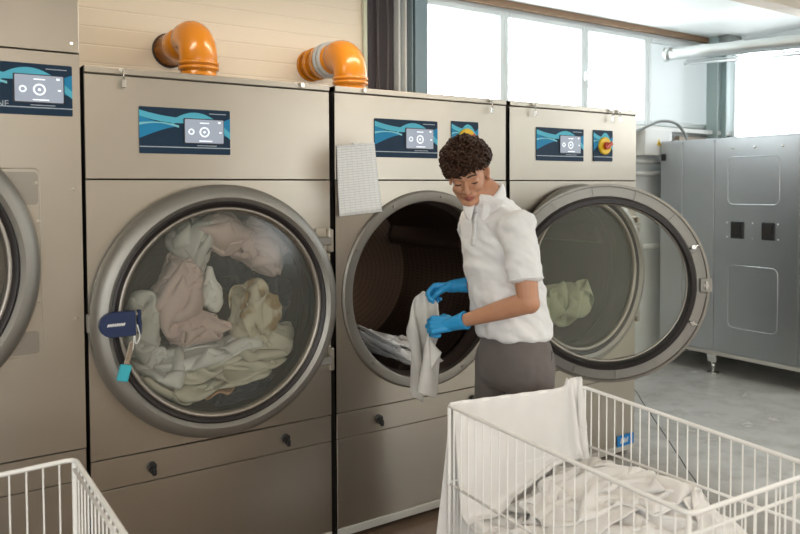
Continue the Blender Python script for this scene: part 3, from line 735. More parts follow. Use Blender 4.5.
# ---------------------------------------------------------------- tall steel cabinet by the right wall
t = thing('tall_steel_cabinet', 'tall brushed steel cabinet on feet with black recessed handles', 'cabinet', (5.097, .3, 0))
CX, CY, CW = 0, -.3, .95
bm = new(); box(bm, .012, CW, -1.2 + CY, 1.343 + CY, .20, 1.985); obj('body', bm, M['steel_cool'], t)
panels = []
for k, (a, b) in enumerate(((1.121, 1.343), (.815, 1.116), (.103, .809), (-.60, .097), (-1.2, -.606))):
    bm = new(); box(bm, 0, .014, a + CY, b + CY, .215, 1.99, .002); o = obj('panel', bm, M['steel_cool'], t); panels.append(o)
bm = new(); box(bm, .005, CW, -1.2 + CY, 1.343 + CY, 1.99, 2.003, .002); obj('top_sheet', bm, M['steel_cool'], t)
bm = new(); box(bm, .0, CW, -1.2 + CY, 1.343 + CY, .175, .205, .002); obj('bottom_rail', bm, M['skirt'], t)
def emb(y0, y1, z0, z1, par):
    P = rrect(y0, y1, z0, z1, .05, 5); bm = new(); tube(bm, [(-.001, y + CY, z) for y, z in P], .005, 6, closed=True); obj('embossed_rim', bm, M['steel_cool'], par)
for off, par in ((0, panels[2]), (-.705, panels[3])):
    emb(.255 + off, .69 + off, 1.45, 1.84, par); emb(.262 + off, .68 + off, .43, .95, par)
    for y0, y1 in ((.545, .658), (.288, .394)):
        bm = new(); box(bm, -.010, .0, y0 + off + CY, y1 + off + CY, 1.172, 1.312, .004); h = obj('recessed_handle', bm, M['black_plastic'], par)
        bm = new(); box(bm, -.014, -.0095, y0 + .02 + off + CY, y1 - .02 + off + CY, 1.20, 1.285, .004); obj('finger_cup', bm, M['recess'], h)
    for y, z in ((.648, 1.912), (.459, 1.912), (.233, 1.912), (.69, 1.30), (.69, 1.18), (.47, 1.30), (.47, 1.18), (.26, 1.30), (.26, 1.18)):
        bm = new(); tube(bm, [(-.006, y + off + CY, z), (.001, y + off + CY, z)], .010 if z > 1.9 else .006, 10); obj('panel_bolt', bm, M['chrome'], par)
bm = new(); box(bm, -.012, -.001, 1.29 + CY, 1.335 + CY, 1.83, 1.89, .003); obj('corner_clip', bm, M['black_plastic'], t)
for y in (.845, -.9):
    for x in (.06, .85):
        bm = new(); box(bm, x - .03, x + .03, y - .04 + CY, y + .04 + CY, .10, .18, .005); tube(bm, [(x, y + CY, .0), (x, y + CY, .012)], .05, 16); tube(bm, [(x, y + CY, .01), (x, y + CY, .12)], .016, 10); obj('adjustable_foot', bm, M['chrome'], t)
# ---------------------------------------------------------------- wire baskets
def quadmap(P, LU, LV):
    P1, P2, P3, P4 = [np.array(p) for p in P]
    def f(X):
        u = X[..., 0:1] / LU; v = X[..., 1:2] / LV
        xy = P1 * (1 - u) * (1 - v) + P2 * u * (1 - v) + P3 * u * v + P4 * (1 - u) * v
        return np.concatenate([xy, X[..., 2:3]], -1)
    return f
def basket(label, P, h, zb, mids, near2=None):
    c = Vector((sum(p[0] for p in P) / 4, sum(p[1] for p in P) / 4, 0))
    t = thing('wire_laundry_basket', label, 'laundry basket', c, 0, 'white wire laundry trolleys')
    V = [Vector((p[0], p[1], 0)) - c for p in P]
    Zv = lambda z: Vector((0, 0, z))
    def rounded(z, r=.03):
        out = []
        for i in range(4):
            a, b, d = V[i - 1], V[i], V[(i + 1) % 4]
            p = b + (a - b).normalized() * r; q = b + (d - b).normalized() * r
            for k in range(6):
                s = k / 5; out.append((p * (1 - s) ** 2 + b * 2 * s * (1 - s) + q * s * s) + Zv(z))
        return out
    bm = new(); tube(bm, rounded(h), .0064, 10, closed=True); obj('top_rail', bm, M['white_wire'], t)
    bm = new(); tube(bm, rounded(zb), .006, 8, closed=True)
    n = 14
    for k in range(1, n):
        a = V[0].lerp(V[3], k / n); b = V[1].lerp(V[2], k / n); tube(bm, [a + Zv(zb), b + Zv(zb)], .0028, 6)
        a = V[0].lerp(V[1], k / n); b = V[3].lerp(V[2], k / n); tube(bm, [a + Zv(zb), b + Zv(zb)], .0028, 6)
    obj('bottom_grid', bm, M['white_wire'], t)
    for i, nm in enumerate(('far', 'right', 'near', 'left')):
        a, b = V[i], V[(i + 1) % 4]; L = (b - a).length; n = int(round(L / .0405)); bm = new()
        for k in range(1, n):
            p = a.lerp(b, k / n); tube(bm, [p + Zv(zb), p + Zv(h)], .0025, 6)
        for za, zc in mids[nm]: 
            nn = (b - a).normalized().cross(Vector((0, 0, 1))) * .004
            tube(bm, [a + nn + Zv(za), b + nn + Zv(zc)], .0048, 8)
        obj('wire_side', bm, M['white_wire'], t)
    for v in V:
        q = v * .985
        bm = new(); tube(bm, [q + Zv(.14), q + Zv(h - .005)], .0065, 8); obj('corner_post', bm, M['white_wire'], t)
        bm = new(); tube(bm, [q + Vector((-.014, 0, .05)), q + Vector((.014, 0, .05))], .05, 20); cs = obj('caster_wheel', bm, M['black_plastic'], t)
        bm = new(); box(bm, q.x - .022, q.x - .016, q.y - .02, q.y + .02, .05, .14, .002); box(bm, q.x + .016, q.x + .022, q.y - .02, q.y + .02, .05, .14, .002); box(bm, q.x - .022, q.x + .022, q.y - .02, q.y + .02, .13, .145, .002); obj('caster_fork', bm, M['chrome'], cs)
    return t
BP = [(.992, -.858), (1.553, -.968), (1.457, -1.880), (.934, -1.847)]
basket('white wire laundry basket full of white sheets, in the right foreground', BP, .85, .22, {'far': [(.58, .63)], 'right': [(.635, .69), (.4, .42)], 'near': [(.80, .80), (.62, .62)], 'left': [(.585, .577), (.4, .38)]})
B2 = [(-.70, -.71), (-.167, -.676), (-.158, -1.50), (-.69, -1.53)]
basket('empty white wire laundry basket at the lower left corner', B2, .85, .22, {'far': [(.45, .45)], 'right': [(.825, .825), (.62, .62)], 'near': [(.62, .62)], 'left': [(.62, .62)]})

# ---------------------------------------------------------------- laundry
def sheetmesh(name, X, m, label=None, cat=None, group=None, parent=None, thick=.003, smooth=2, sub=1):
    n, k, _ = X.shape
    me = bpy.data.meshes.new(name); me.from_pydata(X.reshape(-1, 3).tolist(), [], [(i * k + j, (i + 1) * k + j, (i + 1) * k + j + 1, i * k + j + 1) for i in range(n - 1) for j in range(k - 1)])
    o = obj(name, me, m, parent, smooth=True)
    if smooth: s = o.modifiers.new('relax', 'SMOOTH'); s.iterations = smooth; s.factor = .5
    s = o.modifiers.new('fine', 'SUBSURF'); s.levels = sub; s.render_levels = sub
    s = o.modifiers.new('thick', 'SOLIDIFY'); s.thickness = thick
    if label: tag(o, label, cat, group)
    return o
# heap inside the basket, solved in basket coordinates
LU, LV = .56, .95
qm = quadmap(BP, LU, LV)
F = Field(.02, LU - .02, .02, LV - .02, lambda x, y: .43 + .05 * np.exp(-((x - .45) ** 2 + (y - .2) ** 2) / .03) + .09 * np.clip(y - .45, 0, 1) + .05 * np.clip((x - .3) / .25, 0, 1) + .14 * np.exp(-((x - .5) ** 2 + (y - .36) ** 2) / .035) + .06 * np.exp(-((x - .48) ** 2 + (y - .1) ** 2) / .01))
base = [( .28, .70, .60, 1.3), (.26, .30, .55, 1.2)]
spec = [(11, .28, .75, .55, 1.2, 'bottommost white sheet of the heap in the basket, mostly covered by the others'),
        (12, .20, .28, .50, 1.1, 'crumpled white sheet in the basket right below the draped one'),
        (13, .44, .52, .30, .9, 'crumpled white sheet heaped against the right wires of the basket'),
        (14, .18, .62, .42, 1.1, 'rumpled white sheet lying in the middle of the basket heap'),
        (15, .46, .16, .24, .9, 'bunched white sheet at the far right corner of the basket'),
        (16, .34, .38, .38, .9, 'topmost folded white sheet of the basket heap'),
        (17, .44, .72, .26, .8, 'small white bunched sheet nearest to the near rail of the basket')]
for k, (sd, cx, cy, spr, size, lab) in enumerate(spec):
    X = fallen(F, sd, cx, cy, spr, size, n=42, steps=150, drop=.15, rot=.7 * k)
    sheetmesh('laundry_sheet', qm(X), M['sheet'] if k != 4 else M['grey_sheet'], lab, 'sheet', 'white sheets heaped in the basket')
# sheet hung over the far rail
h = .0165; rin, rout = 22, 34
nc1, nc2 = 30, 14; nc = nc1 + nc2
rail = []
for i in range(nc):
    if i < nc1: rail.append((.010 + .468 * i / (nc1 - 1), .004 * math.sin(i * 1.3), .862))
    else:
        k = i - nc1 + 1; rail.append((.478 + .0052 * k, .016 * math.sin(k * 2.1), .866 + .042 * abs(math.sin(k * 1.15)) * (1 if k < nc2 else .2)))
nr = rin + rout + 1
X = np.zeros((nc, nr, 3))
for i, (u, w, z) in enumerate(rail):
    for j in range(nr):
        s = (rin - j) * h            # >0 inside
        ss = abs(s)
        X[i, j] = (u, (w + math.copysign(min(ss, .02), s)) if ss else w, z - max(0, ss - .01))
        X[i, j, 1] += .006 * math.sin(i * 1.7 + j * .2) + (.10 * ss if s > 0 else 0)
pins = [(i, rin, rail[i]) for i in range(nc)] + [(i, rin + d, (rail[i][0], rail[i][1] - d * .008, rail[i][2] - .004)) for i in range(nc) for d in (-1, 1)]
ins = np.zeros((nc, nr), bool); ins[:, :rin] = True; ins = ins.ravel()
def colD(Xf, s):
    Z = Xf.copy()
    Z[ins, 1] = np.maximum(Z[ins, 1], .008); out = ~ins
    near = out & (Z[:, 2] < .86); Z[near, 1] = np.minimum(Z[near, 1], -.006)
    Z[ins, 0] = np.clip(Z[ins, 0], .0, LU - .008)
    hh = F.at(Z[:, 0], Z[:, 1]) + .008
    Z[ins, 2] = np.maximum(Z[ins, 2], hh[ins])
    return Z
def frc(Xf, s):
    f = np.zeros_like(Xf); f[ins, 1] = 1.2 * np.sin(Xf[ins, 0] * 14); f[~ins, 0] = -3. * np.clip((.3 - Xf[~ins, 0]) / .3, 0, 1); f[~ins, 1] = -.8 * np.sin(Xf[~ins, 0] * 23 + 1); return f
X = cloth_solve(X, h, h, 130, colD, pins, bend=.25, force=frc, damp=.96)
sheetmesh('draped_sheet', qm(X), M['sheet'], 'smooth white sheet draped over the far rail of the full basket', 'sheet', sub=2)

# laundry inside the drums
def cyl_base(xc, r, cz=1.1114, f=None):
    return lambda x, y: cz - np.sqrt(np.maximum(r * r - (x - xc) ** 2, .0004)) + (f(x, y) if f else 0)
# first machine
FA = Field(.12, .88, .0, .55, cyl_base(.5014, .42, f=lambda x, y: .015 + .05 * np.clip((y - .15) * 2, 0, 1)), res=.02)
for sd, cx, cy, spr, size, m, lab in [
    (21, .52, .30, .42, 1.1, 'dark_cloth', 'dark navy cloth at the bottom of the first drum, peeping out under the white sheet'),
    (22, .52, .17, .28, .6, 'peach', 'peach towel under the white sheets of the first drum'),
    (23, .40, .28, .36, 1.2, 'sheet_warm', 'crumpled off-white sheet at the lower left of the first drum'),
    (24, .64, .28, .34, 1.2, 'sheet_warm', 'wrinkled cream sheet at the bottom right of the first drum'),
    (26, .62, .16, .30, 1.1, 'sheet_warm', 'large rumpled cream sheet in front at the lower right of the first drum'),
    (25, .46, .18, .32, 1.1, 'sheet', 'whitest wrinkled sheet in front at the bottom of the first drum')]:
    X = fallen(FA, sd, cx, cy, spr, size, n=38, steps=140, drop=.2, rot=sd)
    sheetmesh('laundry_sheet', X, M[m], lab, 'laundry', 'laundry in the first drum')
def lump(seed, c, r, m, lab, grp, size=.9, rot=(0, 0, 0), name='laundry_bundle', n=40):
    X = bundle(seed, r, size, n)
    R = Matrix.Rotation(rot[2], 3, 'Z') @ Matrix.Rotation(rot[1], 3, 'Y') @ Matrix.Rotation(rot[0], 3, 'X')
    X = X @ np.array(R).T + np.array(c)
    return sheetmesh(name, X, M[m], lab, 'laundry', grp)
gA = 'laundry in the first drum'
lump(31, (0.385, 0.140, 1.200), (0.123, 0.110, 0.314), 'pink', 'long pink sheet standing up at the left inside the first drum', gA, 1.5, (0, .18, 0))
lump(32, (.44, .13, 1.03), (.12, .10, .11), 'pink', 'pink foot of the sheet above the white laundry in the first drum', gA, 1.2)
lump(33, (0.580, 0.150, 1.410), (0.168, 0.120, 0.112), 'pink', 'pink sheet bunched under the top of the first drum', gA, 1.4, (0, .1, 0))
lump(34, (0.765, 0.170, 1.320), (0.224, 0.120, 0.134), 'pink', 'pale pink wrinkled sheet along the upper right of the first drum', gA, 1.6, (0, .75, 0))
lump(35, (0.710, 0.120, 1.070), (0.146, 0.100, 0.134), 'stained', 'cream pillowcase with brown stains in the first drum', gA, 1.1)
lump(36, (0.760, 0.150, 0.930), (0.157, 0.110, 0.157), 'sheet_warm', 'cream sheet hanging below the stained pillowcase', gA, 1.1)
lump(37, (0.215, 0.130, 1.070), (0.078, 0.090, 0.246), 'grey_sheet', 'greyish white sheet at the far left behind the door latch', gA, 1.0)
lump(38, (0.440, 0.180, 1.360), (0.101, 0.100, 0.146), 'grey_sheet', 'small pale grey towel near the upper left of the first drum', gA, .9)
lump(39, (0.500, 0.170, 1.170), (0.056, 0.060, 0.112), 'sheet', 'small white twisted cloth in the middle of the first drum', gA, .6)
lump(40, (0.900, 0.340, 1.080), (0.080, 0.120, 0.180), 'dark_cloth', 'dark navy garment at the right edge of the first drum', gA, .9)
lump(41, (0.640, 0.400, 1.230), (0.170, 0.140, 0.150), 'dark_cloth', 'dark bundle deep in the middle of the first drum', gA, 1.2)
# second machine
xb = W + G + .5014
FB = Field(xb - .41, xb + .41, .03, .6, cyl_base(xb, .41, f=lambda x, y: .16 * np.clip((xb - .02 - x) / .2, 0, 1) * np.clip(1.2 - y, 0, 1)))
for sd, cx, cy, spr, size, m, lab in [(51, xb - .10, .25, .34, 1.1, 'grey_sheet', 'grey white sheet lying deep in the open drum'), (52, xb - .15, .16, .24, .9, 'sheet', 'white sheet spilling to the front of the open drum'), (53, xb - .03, .14, .24, .8, 'sheet', 'white sheet at the lower edge of the open drum behind the held cloth')]:
    sheetmesh('laundry_sheet', fallen(FB, sd, cx, cy, spr, size, n=38, steps=140, drop=.2, rot=sd), M[m], lab, 'laundry', 'laundry in the open drum')
# third machine
xc3 = 2 * (W + G) + .5014
gC = 'laundry in the third drum'
lump(61, (xc3 + .02, .15, .93), (.21, .13, .20), 'green_sheet', 'pale green sheet behind the glass of the third machine', gC, 1.2)
lump(62, (xc3 - .12, .26, .86), (.17, .14, .12), 'sheet_warm', 'cream sheet low in the third drum beside the green one', gC, 1.0)
# cloth held by the person
top = [Vector(p) for p in ((1.262, -.203, .975), (1.312, -.190, 1.110), (1.372, -.190, 1.148), (1.396, -.275, 1.095), (1.240, -.412, 1.020), (1.30, -.44, .95))]
at_ = (0, 7, 13, 19, 30, 37)
nc, nr, h = 38, 21, .0165
def topat(i):
    for k in range(len(at_) - 1):
        if i <= at_[k + 1]: return top[k].lerp(top[k + 1], (i - at_[k]) / (at_[k + 1] - at_[k]))
    return top[-1]
R_ = Vector((.8314, -.5556, 0)); F_ = Vector((.555, .831, 0))
X = np.zeros((nc, nr, 3)); pins = []
for i in range(nc):
    p = topat(i)
    for j in range(nr): X[i, j] = p + F_ * (.018 * math.sin(i * 1.6 + j * .12)) + R_ * (.010 * math.cos(i * 2.3)) + Vector((0, 0, -j * h + (.12 if i > 24 else 0)))
for i in range(5, 21): pins.append((i, 0, topat(i) + F_ * (.012 * math.sin(i * 1.6))))
for i in range(28, 33):
    for j in (7, 8): pins.append((i, j, top[4] + F_ * ((i - 30) * .007) + Vector((0, 0, -.012 * (j - 7)))))
def colH(Xf, s):
    Z = Xf.copy(); k = (Z[:, 2] < .72); Z[k, 1] = np.minimum(Z[k, 1], -.04)
    return Z
def frH(Xf, s):
    a = np.sin(np.arange(len(Xf)) // nr * .55); return np.outer(a, np.array(R_)) * 1.6
X = cloth_solve(X, h, h, 170, colH, pins, bend=.35, selfd=.02, damp=.96, force=frH)
sheetmesh('held_sheet', X, M['grey_sheet'], 'off-white sheet held up by the two blue gloves', 'sheet', sub=2)
# ---------------------------------------------------------------- the person
def capsule(bm, a, b, ra, rb, seg=16):
    a, b = Vector(a), Vector(b); d = (b - a); L = d.length; d = d.normalized() if L > 1e-6 else Vector((0, 0, 1)); u, w = frame_of(d)
    rows = []; n = 5
    for k in range(1, n + 1): t = k / n * PI / 2; rows.append((a - d * ra * math.cos(t), ra * math.sin(t)))
    for k in range(0, n): t = k / n * PI / 2; rows.append((b + d * rb * math.sin(t), rb * math.cos(t)))
    R = [[bm.verts.new(c + (u * math.cos(2 * PI * i / seg) + w * math.sin(2 * PI * i / seg)) * r) for i in range(seg)] for c, r in rows]
    p0 = bm.verts.new(a - d * ra); p1 = bm.verts.new(b + d * rb)
    for i in range(seg):
        j = (i + 1) % seg; bm.faces.new((p0, R[0][j], R[0][i])); bm.faces.new((p1, R[-1][i], R[-1][j]))
        for A, B in zip(R, R[1:]): bm.faces.new((A[i], A[j], B[j], B[i]))
def chain(bm, pts, rs):
    for (a, b), (ra, rb) in zip(zip(pts, pts[1:]), zip(rs, rs[1:])): capsule(bm, a, b, ra, rb)
def ell(bm, c, r, T=None, seg=20):
    rr = bmesh.ops.create_uvsphere(bm, u_segments=seg, v_segments=seg // 2 + 2, radius=1)
    for v in rr['verts']:
        v.co = Vector((v.co.x * r[0], v.co.y * r[1], v.co.z * r[2]))
        if T is not None: v.co = T @ v.co
        v.co += Vector(c)
def loft(bm, rings, seg=40, p=2.0):
    """rings: (centre, rx, ry, tilt) ellipses (optionally squarer), closed with caps"""
    R = []
    for c, rx, ry in rings:
        row = []
        for k in range(seg):
            a = 2 * PI * k / seg; ca, sa = math.cos(a), math.sin(a)
            e = 2 / p; row.append(bm.verts.new(Vector(c) + Vector((rx * math.copysign(abs(ca) ** e, ca), ry * math.copysign(abs(sa) ** e, sa), 0))))
        R.append(row)
    for A, B in zip(R, R[1:]):
        for k in range(seg): bm.faces.new((A[k], A[(k + 1) % seg], B[(k + 1) % seg], B[k]))
    bm.faces.new(R[0][::-1]); bm.faces.new(R[-1])
def fuse(name, bm, m, parent, voxel, smooth=4, disp=None, factor=.5, post=None, loc=(0, 0, 0)):
    bmesh.ops.recalc_face_normals(bm, faces=bm.faces[:])
    me = bpy.data.meshes.new(name + '_src'); bm.to_mesh(me); bm.free()
    o = bpy.data.objects.new(name + '_src', me); COL.objects.link(o)
    r = o.modifiers.new('r', 'REMESH'); r.mode = 'VOXEL'; r.voxel_size = voxel; r.use_smooth_shade = True
    if smooth: s = o.modifiers.new('s', 'SMOOTH'); s.iterations = smooth; s.factor = factor
    bpy.context.view_layer.update()
    dg = bpy.context.evaluated_depsgraph_get(); out = bpy.data.meshes.new_from_object(o.evaluated_get(dg)); out.name = name
    bpy.data.objects.remove(o); bpy.data.meshes.remove(me)
    if disp:
        nv = [v.normal.copy() for v in out.vertices]
        for v, nn in zip(out.vertices, nv): v.co += nn * disp(v.co, nn)
    if post: post(out)
    L = Vector(loc); 
    out.transform(Matrix.Translation(-L))
    return obj(name, out, m, parent, smooth=True)
ROOT = Vector((1.49, -.63, 0))
man = thing('person', 'person in white polo shirt, grey trousers and blue gloves leaning to the open drum', 'person', ROOT)
HM = Matrix.Translation((1.343, -.543, 1.655)) @ Matrix.Rotation(math.radians(225), 4, 'Z') @ Matrix.Rotation(math.radians(25.6), 4, 'Y') @ Matrix.Rotation(math.radians(8.5), 4, 'X')
def H(x, y, z): return HM @ Vector((x, y, z))
HR = HM.to_3x3()
PEL = Vector((1.505, -.635, .92))
SL, SR = Vector((1.395, -.785, 1.445)), Vector((1.468, -.415, 1.450))
EL, ER = Vector((1.379, -.853, 1.170)), Vector((1.600, -.470, 1.185))
WL, WR = Vector((1.262, -.540, 1.053)), Vector((1.466, -.290, 1.164))
hips = (PEL + Vector((-.005, -.10, -.02)), PEL + Vector((-.005, .10, -.02)))
knees = (Vector((1.485, -.745, .49)), Vector((1.475, -.545, .49)))
ank = (Vector((1.525, -.750, .09)), Vector((1.500, -.540, .09)))
b = new()
# trunk and legs under the clothes
loft(b, [((1.505, -.635, .84), .085, .14), ((1.505, -.635, .92), .105, .165), ((1.495, -.63, 1.02), .095, .15), ((1.48, -.615, 1.14), .09, .145), ((1.465, -.595, 1.30), .105, .155), ((1.458, -.585, 1.42), .095, .16), ((1.452, -.578, 1.49), .07, .11), ((1.44, -.572, 1.54), .05, .06)])
for s in (0, 1): chain(b, [hips[s], knees[s], ank[s]], [.082, .055, .04]); capsule(b, ank[s] + Vector((.02, 0, -.03)), ank[s] + Vector((-.13, 0, -.055)), .035, .028)
for S_, E_, W_ in ((SL, EL, WL), (SR, ER, WR)):
    chain(b, [S_, S_.lerp(E_, .45), E_], [.052, .049, .040]); chain(b, [E_, E_.lerp(W_, .3), W_], [.042, .039, .021]); ell(b, E_ + Vector((.004, 0, -.004)), (.04, .04, .04))
# neck
chain(b, [(1.448, -.574, 1.50), (1.425, -.570, 1.575), H(-.03, 0, -.045)], [.062, .056, .055])
capsule(b, H(-.01, 0, -.05), (1.435, -.572, 1.52), .045, .05)
# head
E3 = lambda c, r: ell(b, H(*c), r, HR)
E3((-.014, 0, .038), (.098, .077, .086)); E3((.022, 0, .0), (.070, .066, .082)); E3((.034, 0, -.055), (.052, .054, .048)); E3((.068, 0, -.096), (.025, .026, .020))
E3((.045, 0, .045), (.050, .058, .040))
for s in (1, -1):
    capsule(b, H(.012, .058 * s, -.055), H(.062, .022 * s, -.094), .018, .018)
    capsule(b, H(.082, .040 * s, .024), H(.093, .010 * s, .021), .010, .010)
    E3((.063, .036 * s, -.026), (.026, .024, .026)); E3((.0775, .0315 * s, .003), (.0135, .0165, .0115))
    ell(b, H(-.004, .077 * s, -.008), (.017, .007, .031), HR @ Matrix.Rotation(-.3 * s, 3, 'Z') @ Matrix.Rotation(.2, 3, 'Y'))
    E3((.002, .082 * s, .004), (.012, .008, .018)); E3((.002, .080 * s, -.030), (.009, .006, .010)); E3((.101, .0125 * s, -.034), (.011, .008, .008))
capsule(b, H(.090, 0, .012), H(.1155, 0, -.028), .0075, .0115); E3((.108, 0, -.037), (.010, .008, .006))
capsule(b, H(.089, .018, -.0615), H(.0975, 0, -.0585), .0048, .0065); capsule(b, H(.089, -.018, -.0615), H(.0975, 0, -.0585), .0048, .0065)
capsule(b, H(.088, .014, -.0685), H(.0955, 0, -.070), .0048, .0070); capsule(b, H(.088, -.014, -.0685), H(.0955, 0, -.070), .0048, .0070)
E3((.080, 0, -.055), (.020, .028, .024))
HI = HM.inverted()
def face_post(me):
    me.materials.append(M['skin']); me.materials.append(M['lips'])
    for p in me.polygons:
        q = HI @ p.center
        if q.x > .085 and abs(q.y) < .021:
            w_ = 1 - (q.y / .0225) ** 2
            if -.0645 - .011 * w_ < q.z < -.0625 + .010 * w_ and q.x > .0885: p.material_index = 1
def fuse_body():
    o = fuse('body', b, [], man, .0036, 3, None, .5, face_post, ROOT); return o
body = fuse_body()
# closed eyelid line, eyebrows
for s, nm in ((1, 'left'), (-1, 'right')):
    bm = new(); P = [H(.0905 - .006 * abs(k / 6 - .45), s * (.020 + .0255 * k / 6), -.0035 - .0025 * math.sin(PI * k / 6)) - ROOT for k in range(7)]
    tube(bm, P, [.0012, .0018, .0023, .0025, .0025, .002, .0014], 6); obj('eyelashes', bm, M['brow'], body)
    bm = new(); P = [H(.1015 - .0155 * (k / 7) ** 1.8, s * (.011 + .040 * k / 7), .0245 + .0065 * math.sin(PI * (k + .8) / 9)) - ROOT for k in range(8)]
    tube(bm, P, [.0028, .0036, .0038, .0036, .0033, .0028, .002, .001], 6); obj('eyebrow', bm, M['brow'], body)
# hair: dark cap covered with curls
rnd = random.Random(4)
bm = new()
def scalp(th, ph, k=1.0):     # th from the crown, ph round
    d = Vector((math.sin(th) * math.cos(ph), math.sin(th) * math.sin(ph), math.cos(th)))
    return Vector((-.014 + d.x * .106 * k, d.y * .086 * k, .040 + d.z * .096 * k)), d
def limit(ph):                # how far down the hair reaches
    c = math.cos(ph); s_ = max(0, -math.sin(ph)) * .18
    return 1.48 + (1 - c) * .07 + s_ if c > 0 else 1.53 + .38 * (-c)
n1, n2 = 26, 48; grid = []
for i in range(n1 + 1):
    row = []
    for j in range(n2):
        ph = 2 * PI * j / n2; th = limit(ph) * i / n1; p, d = scalp(th, ph)
        p = p + d * .010 * noise.noise(p * 45) + d * (.004 - .012 * (i / n1) ** 4); row.append(bm.verts.new(HM @ p - ROOT))
    grid.append(row)
for A, B_ in zip(grid, grid[1:]):
    for j in range(n2): bm.faces.new((A[j], A[(j + 1) % n2], B_[(j + 1) % n2], B_[j]))
hair = obj('hair', bm, M['hair'], man, smooth=True)
bm = new(); cnt = 0; acc = []
while cnt < 470:
    z = rnd.uniform(-.35, 1); ph = rnd.uniform(-PI, PI); th = math.acos(z)
    if th > limit(ph) + .04: continue
    p, d = scalp(th, ph, 1.0)
    if any((p - q).length < .0095 for q in acc): 
        if rnd.random() < .85: continue
    acc.append(p); cnt += 1
    top = max(0, d.z * .7 + d.x * .35); out = .001 + .012 * top * rnd.uniform(.5, 1.2) + rnd.uniform(0, .007) + .011 * noise.noise(p * 28)
    c = p + d * out; u, w_ = frame_of(d); sp = rnd.uniform(0, 6.28)
    ax = (u * math.cos(sp) + w_ * math.sin(sp)); ax = (ax + Vector((.5, 0, -.6)) * (1.0 if d.x > .2 else .3) + d * .25).normalized()
    e1, e2 = frame_of(ax); R_c = rnd.uniform(.006, .0155); turns = rnd.uniform(1.1, 2.0); ln = rnd.uniform(.012, .026); n_ = 15
    P = [HM @ (c + ax * (k / n_ - .5) * ln + (e1 * math.cos(2 * PI * turns * k / n_) + e2 * math.sin(2 * PI * turns * k / n_)) * R_c * (1 - .35 * k / n_)) - ROOT for k in range(n_ + 1)]
    tube(bm, P, [.0026 + .0024 * math.sin(PI * k / n_) for k in range(n_ + 1)], 5)
obj('curls', bm, M['hair'], hair, smooth=True)
# polo shirt
def wr(amp, f=1.):
    def g(p, nn):
        a = noise.noise(Vector((p.x * 7 * f, p.y * 7 * f, p.z * 17 * f + p.x * 16))); c = noise.noise(Vector((p.x * 21, p.y * 21, p.z * 34 + p.x * 30)) * f)
        r = 1 - abs(noise.noise(Vector((p.x * 9 + p.z * 7, p.y * 9, p.z * 10 - p.x * 9)) * f)) * 2
        return amp * (a * .8 + c * .35 + r * .5)
    return g
b = new()
loft(b, [((1.506, -.640, .996), .132, .150), ((1.506, -.639, 1.008), .138, .156), ((1.500, -.632, 1.06), .144, .158), ((1.486, -.618, 1.16), .141, .155), ((1.470, -.600, 1.28), .136, .158), ((1.460, -.592, 1.38), .128, .168), ((1.450, -.590, 1.44), .114, .172), ((1.450, -.584, 1.49), .095, .145), ((1.436, -.572, 1.53), .080, .098), ((1.422, -.564, 1.57), .066, .070)], p=2.25)
capsule(b, (1.44, -.60, 1.44), SL, .085, .068)
capsule(b, SL + Vector((.0, .03, -.005)), SL.lerp(EL, .25), .069, .067); capsule(b, SR + Vector((0, -.03, -.005)), SR + Vector((.03, 0, -.07)), .074, .068)
def sleeve(S_, E_, t0, t1, r0, r1):
    a = S_.lerp(E_, t0); c = S_.lerp(E_, t1); d = (E_ - S_).normalized(); u, w_ = frame_of(d)
    R = []
    for k in range(6):
        q = a.lerp(c, k / 5); r = r0 + (r1 - r0) * k / 5; R.append([b.verts.new(q + (u * math.cos(2 * PI * i / 24) + w_ * math.sin(2 * PI * i / 24)) * r) for i in range(24)])
    for A, B_ in zip(R, R[1:]):
        for i in range(24): b.faces.new((A[i], A[(i + 1) % 24], B_[(i + 1) % 24], B_[i]))
    b.faces.new(R[0][::-1]); b.faces.new(R[-1])
sleeve(SL, EL, 0, .72, .067, .063); sleeve(SR, ER, 0, .72, .070, .064)
shirt = fuse('polo_shirt', b, M['shirt'], man, .0055, 3, wr(.013, 1.15), .5, None, ROOT)
# hem seams
for S_, E_ in ((SL, EL), (SR, ER)):
    d = (E_ - S_).normalized(); u, w_ = frame_of(d); bm = new(); c = S_.lerp(E_, .70)
    tube(bm, [c + (u * math.cos(2 * PI * i / 32) + w_ * math.sin(2 * PI * i / 32)) * .0655 - ROOT for i in range(32)], .0035, 6, closed=True); obj('sleeve_hem', bm, M['shirt'], shirt)
# collar: standing band that folds outward, with two points in front
bm = new(); seg = 44; rows = []
nc_ = Vector((1.418, -.562, 1.562)); 
front = math.radians(213)
for k in range(seg + 1):
    a = front + .20 + (2 * PI - .40) * k / seg; ca, sa = math.cos(a), math.sin(a)
    f = max(0, math.cos(a - front)); pt = f ** 6
    drop = .078 * f ** 1.3                 # the neckline dips in front
    c = nc_ - Vector((0, 0, drop)) + Vector((-.012, 0, 0)) * f
    d = Vector((ca, sa, 0))
    top_ = c + d * (.062 + .004 * f) + Vector((.006, 0, .052))
    fold = c + d * (.068 + .006 * f) + Vector((.004, 0, .054))
    edge = c + d * (.082 + .016 * f + .008 * pt) + Vector((0, 0, -.006 - .022 * pt))
    inner = c + d * .057 + Vector((0, 0, -.005))
    rows.append([bm.verts.new(q - ROOT) for q in (inner, top_, fold, fold.lerp(edge, .5) + d * .004, edge)])
for A, B_ in zip(rows, rows[1:]):
    for i in range(4): bm.faces.new((A[i], B_[i], B_[i + 1], A[i + 1]))
fixn(bm); col_ = obj('collar', bm, M['shirt'], shirt, smooth=True); s = col_.modifiers.new('t', 'SOLIDIFY'); s.thickness = .0035; s.offset = 0; s = col_.modifiers.new('s', 'SUBSURF'); s.levels = 1; s.render_levels = 1
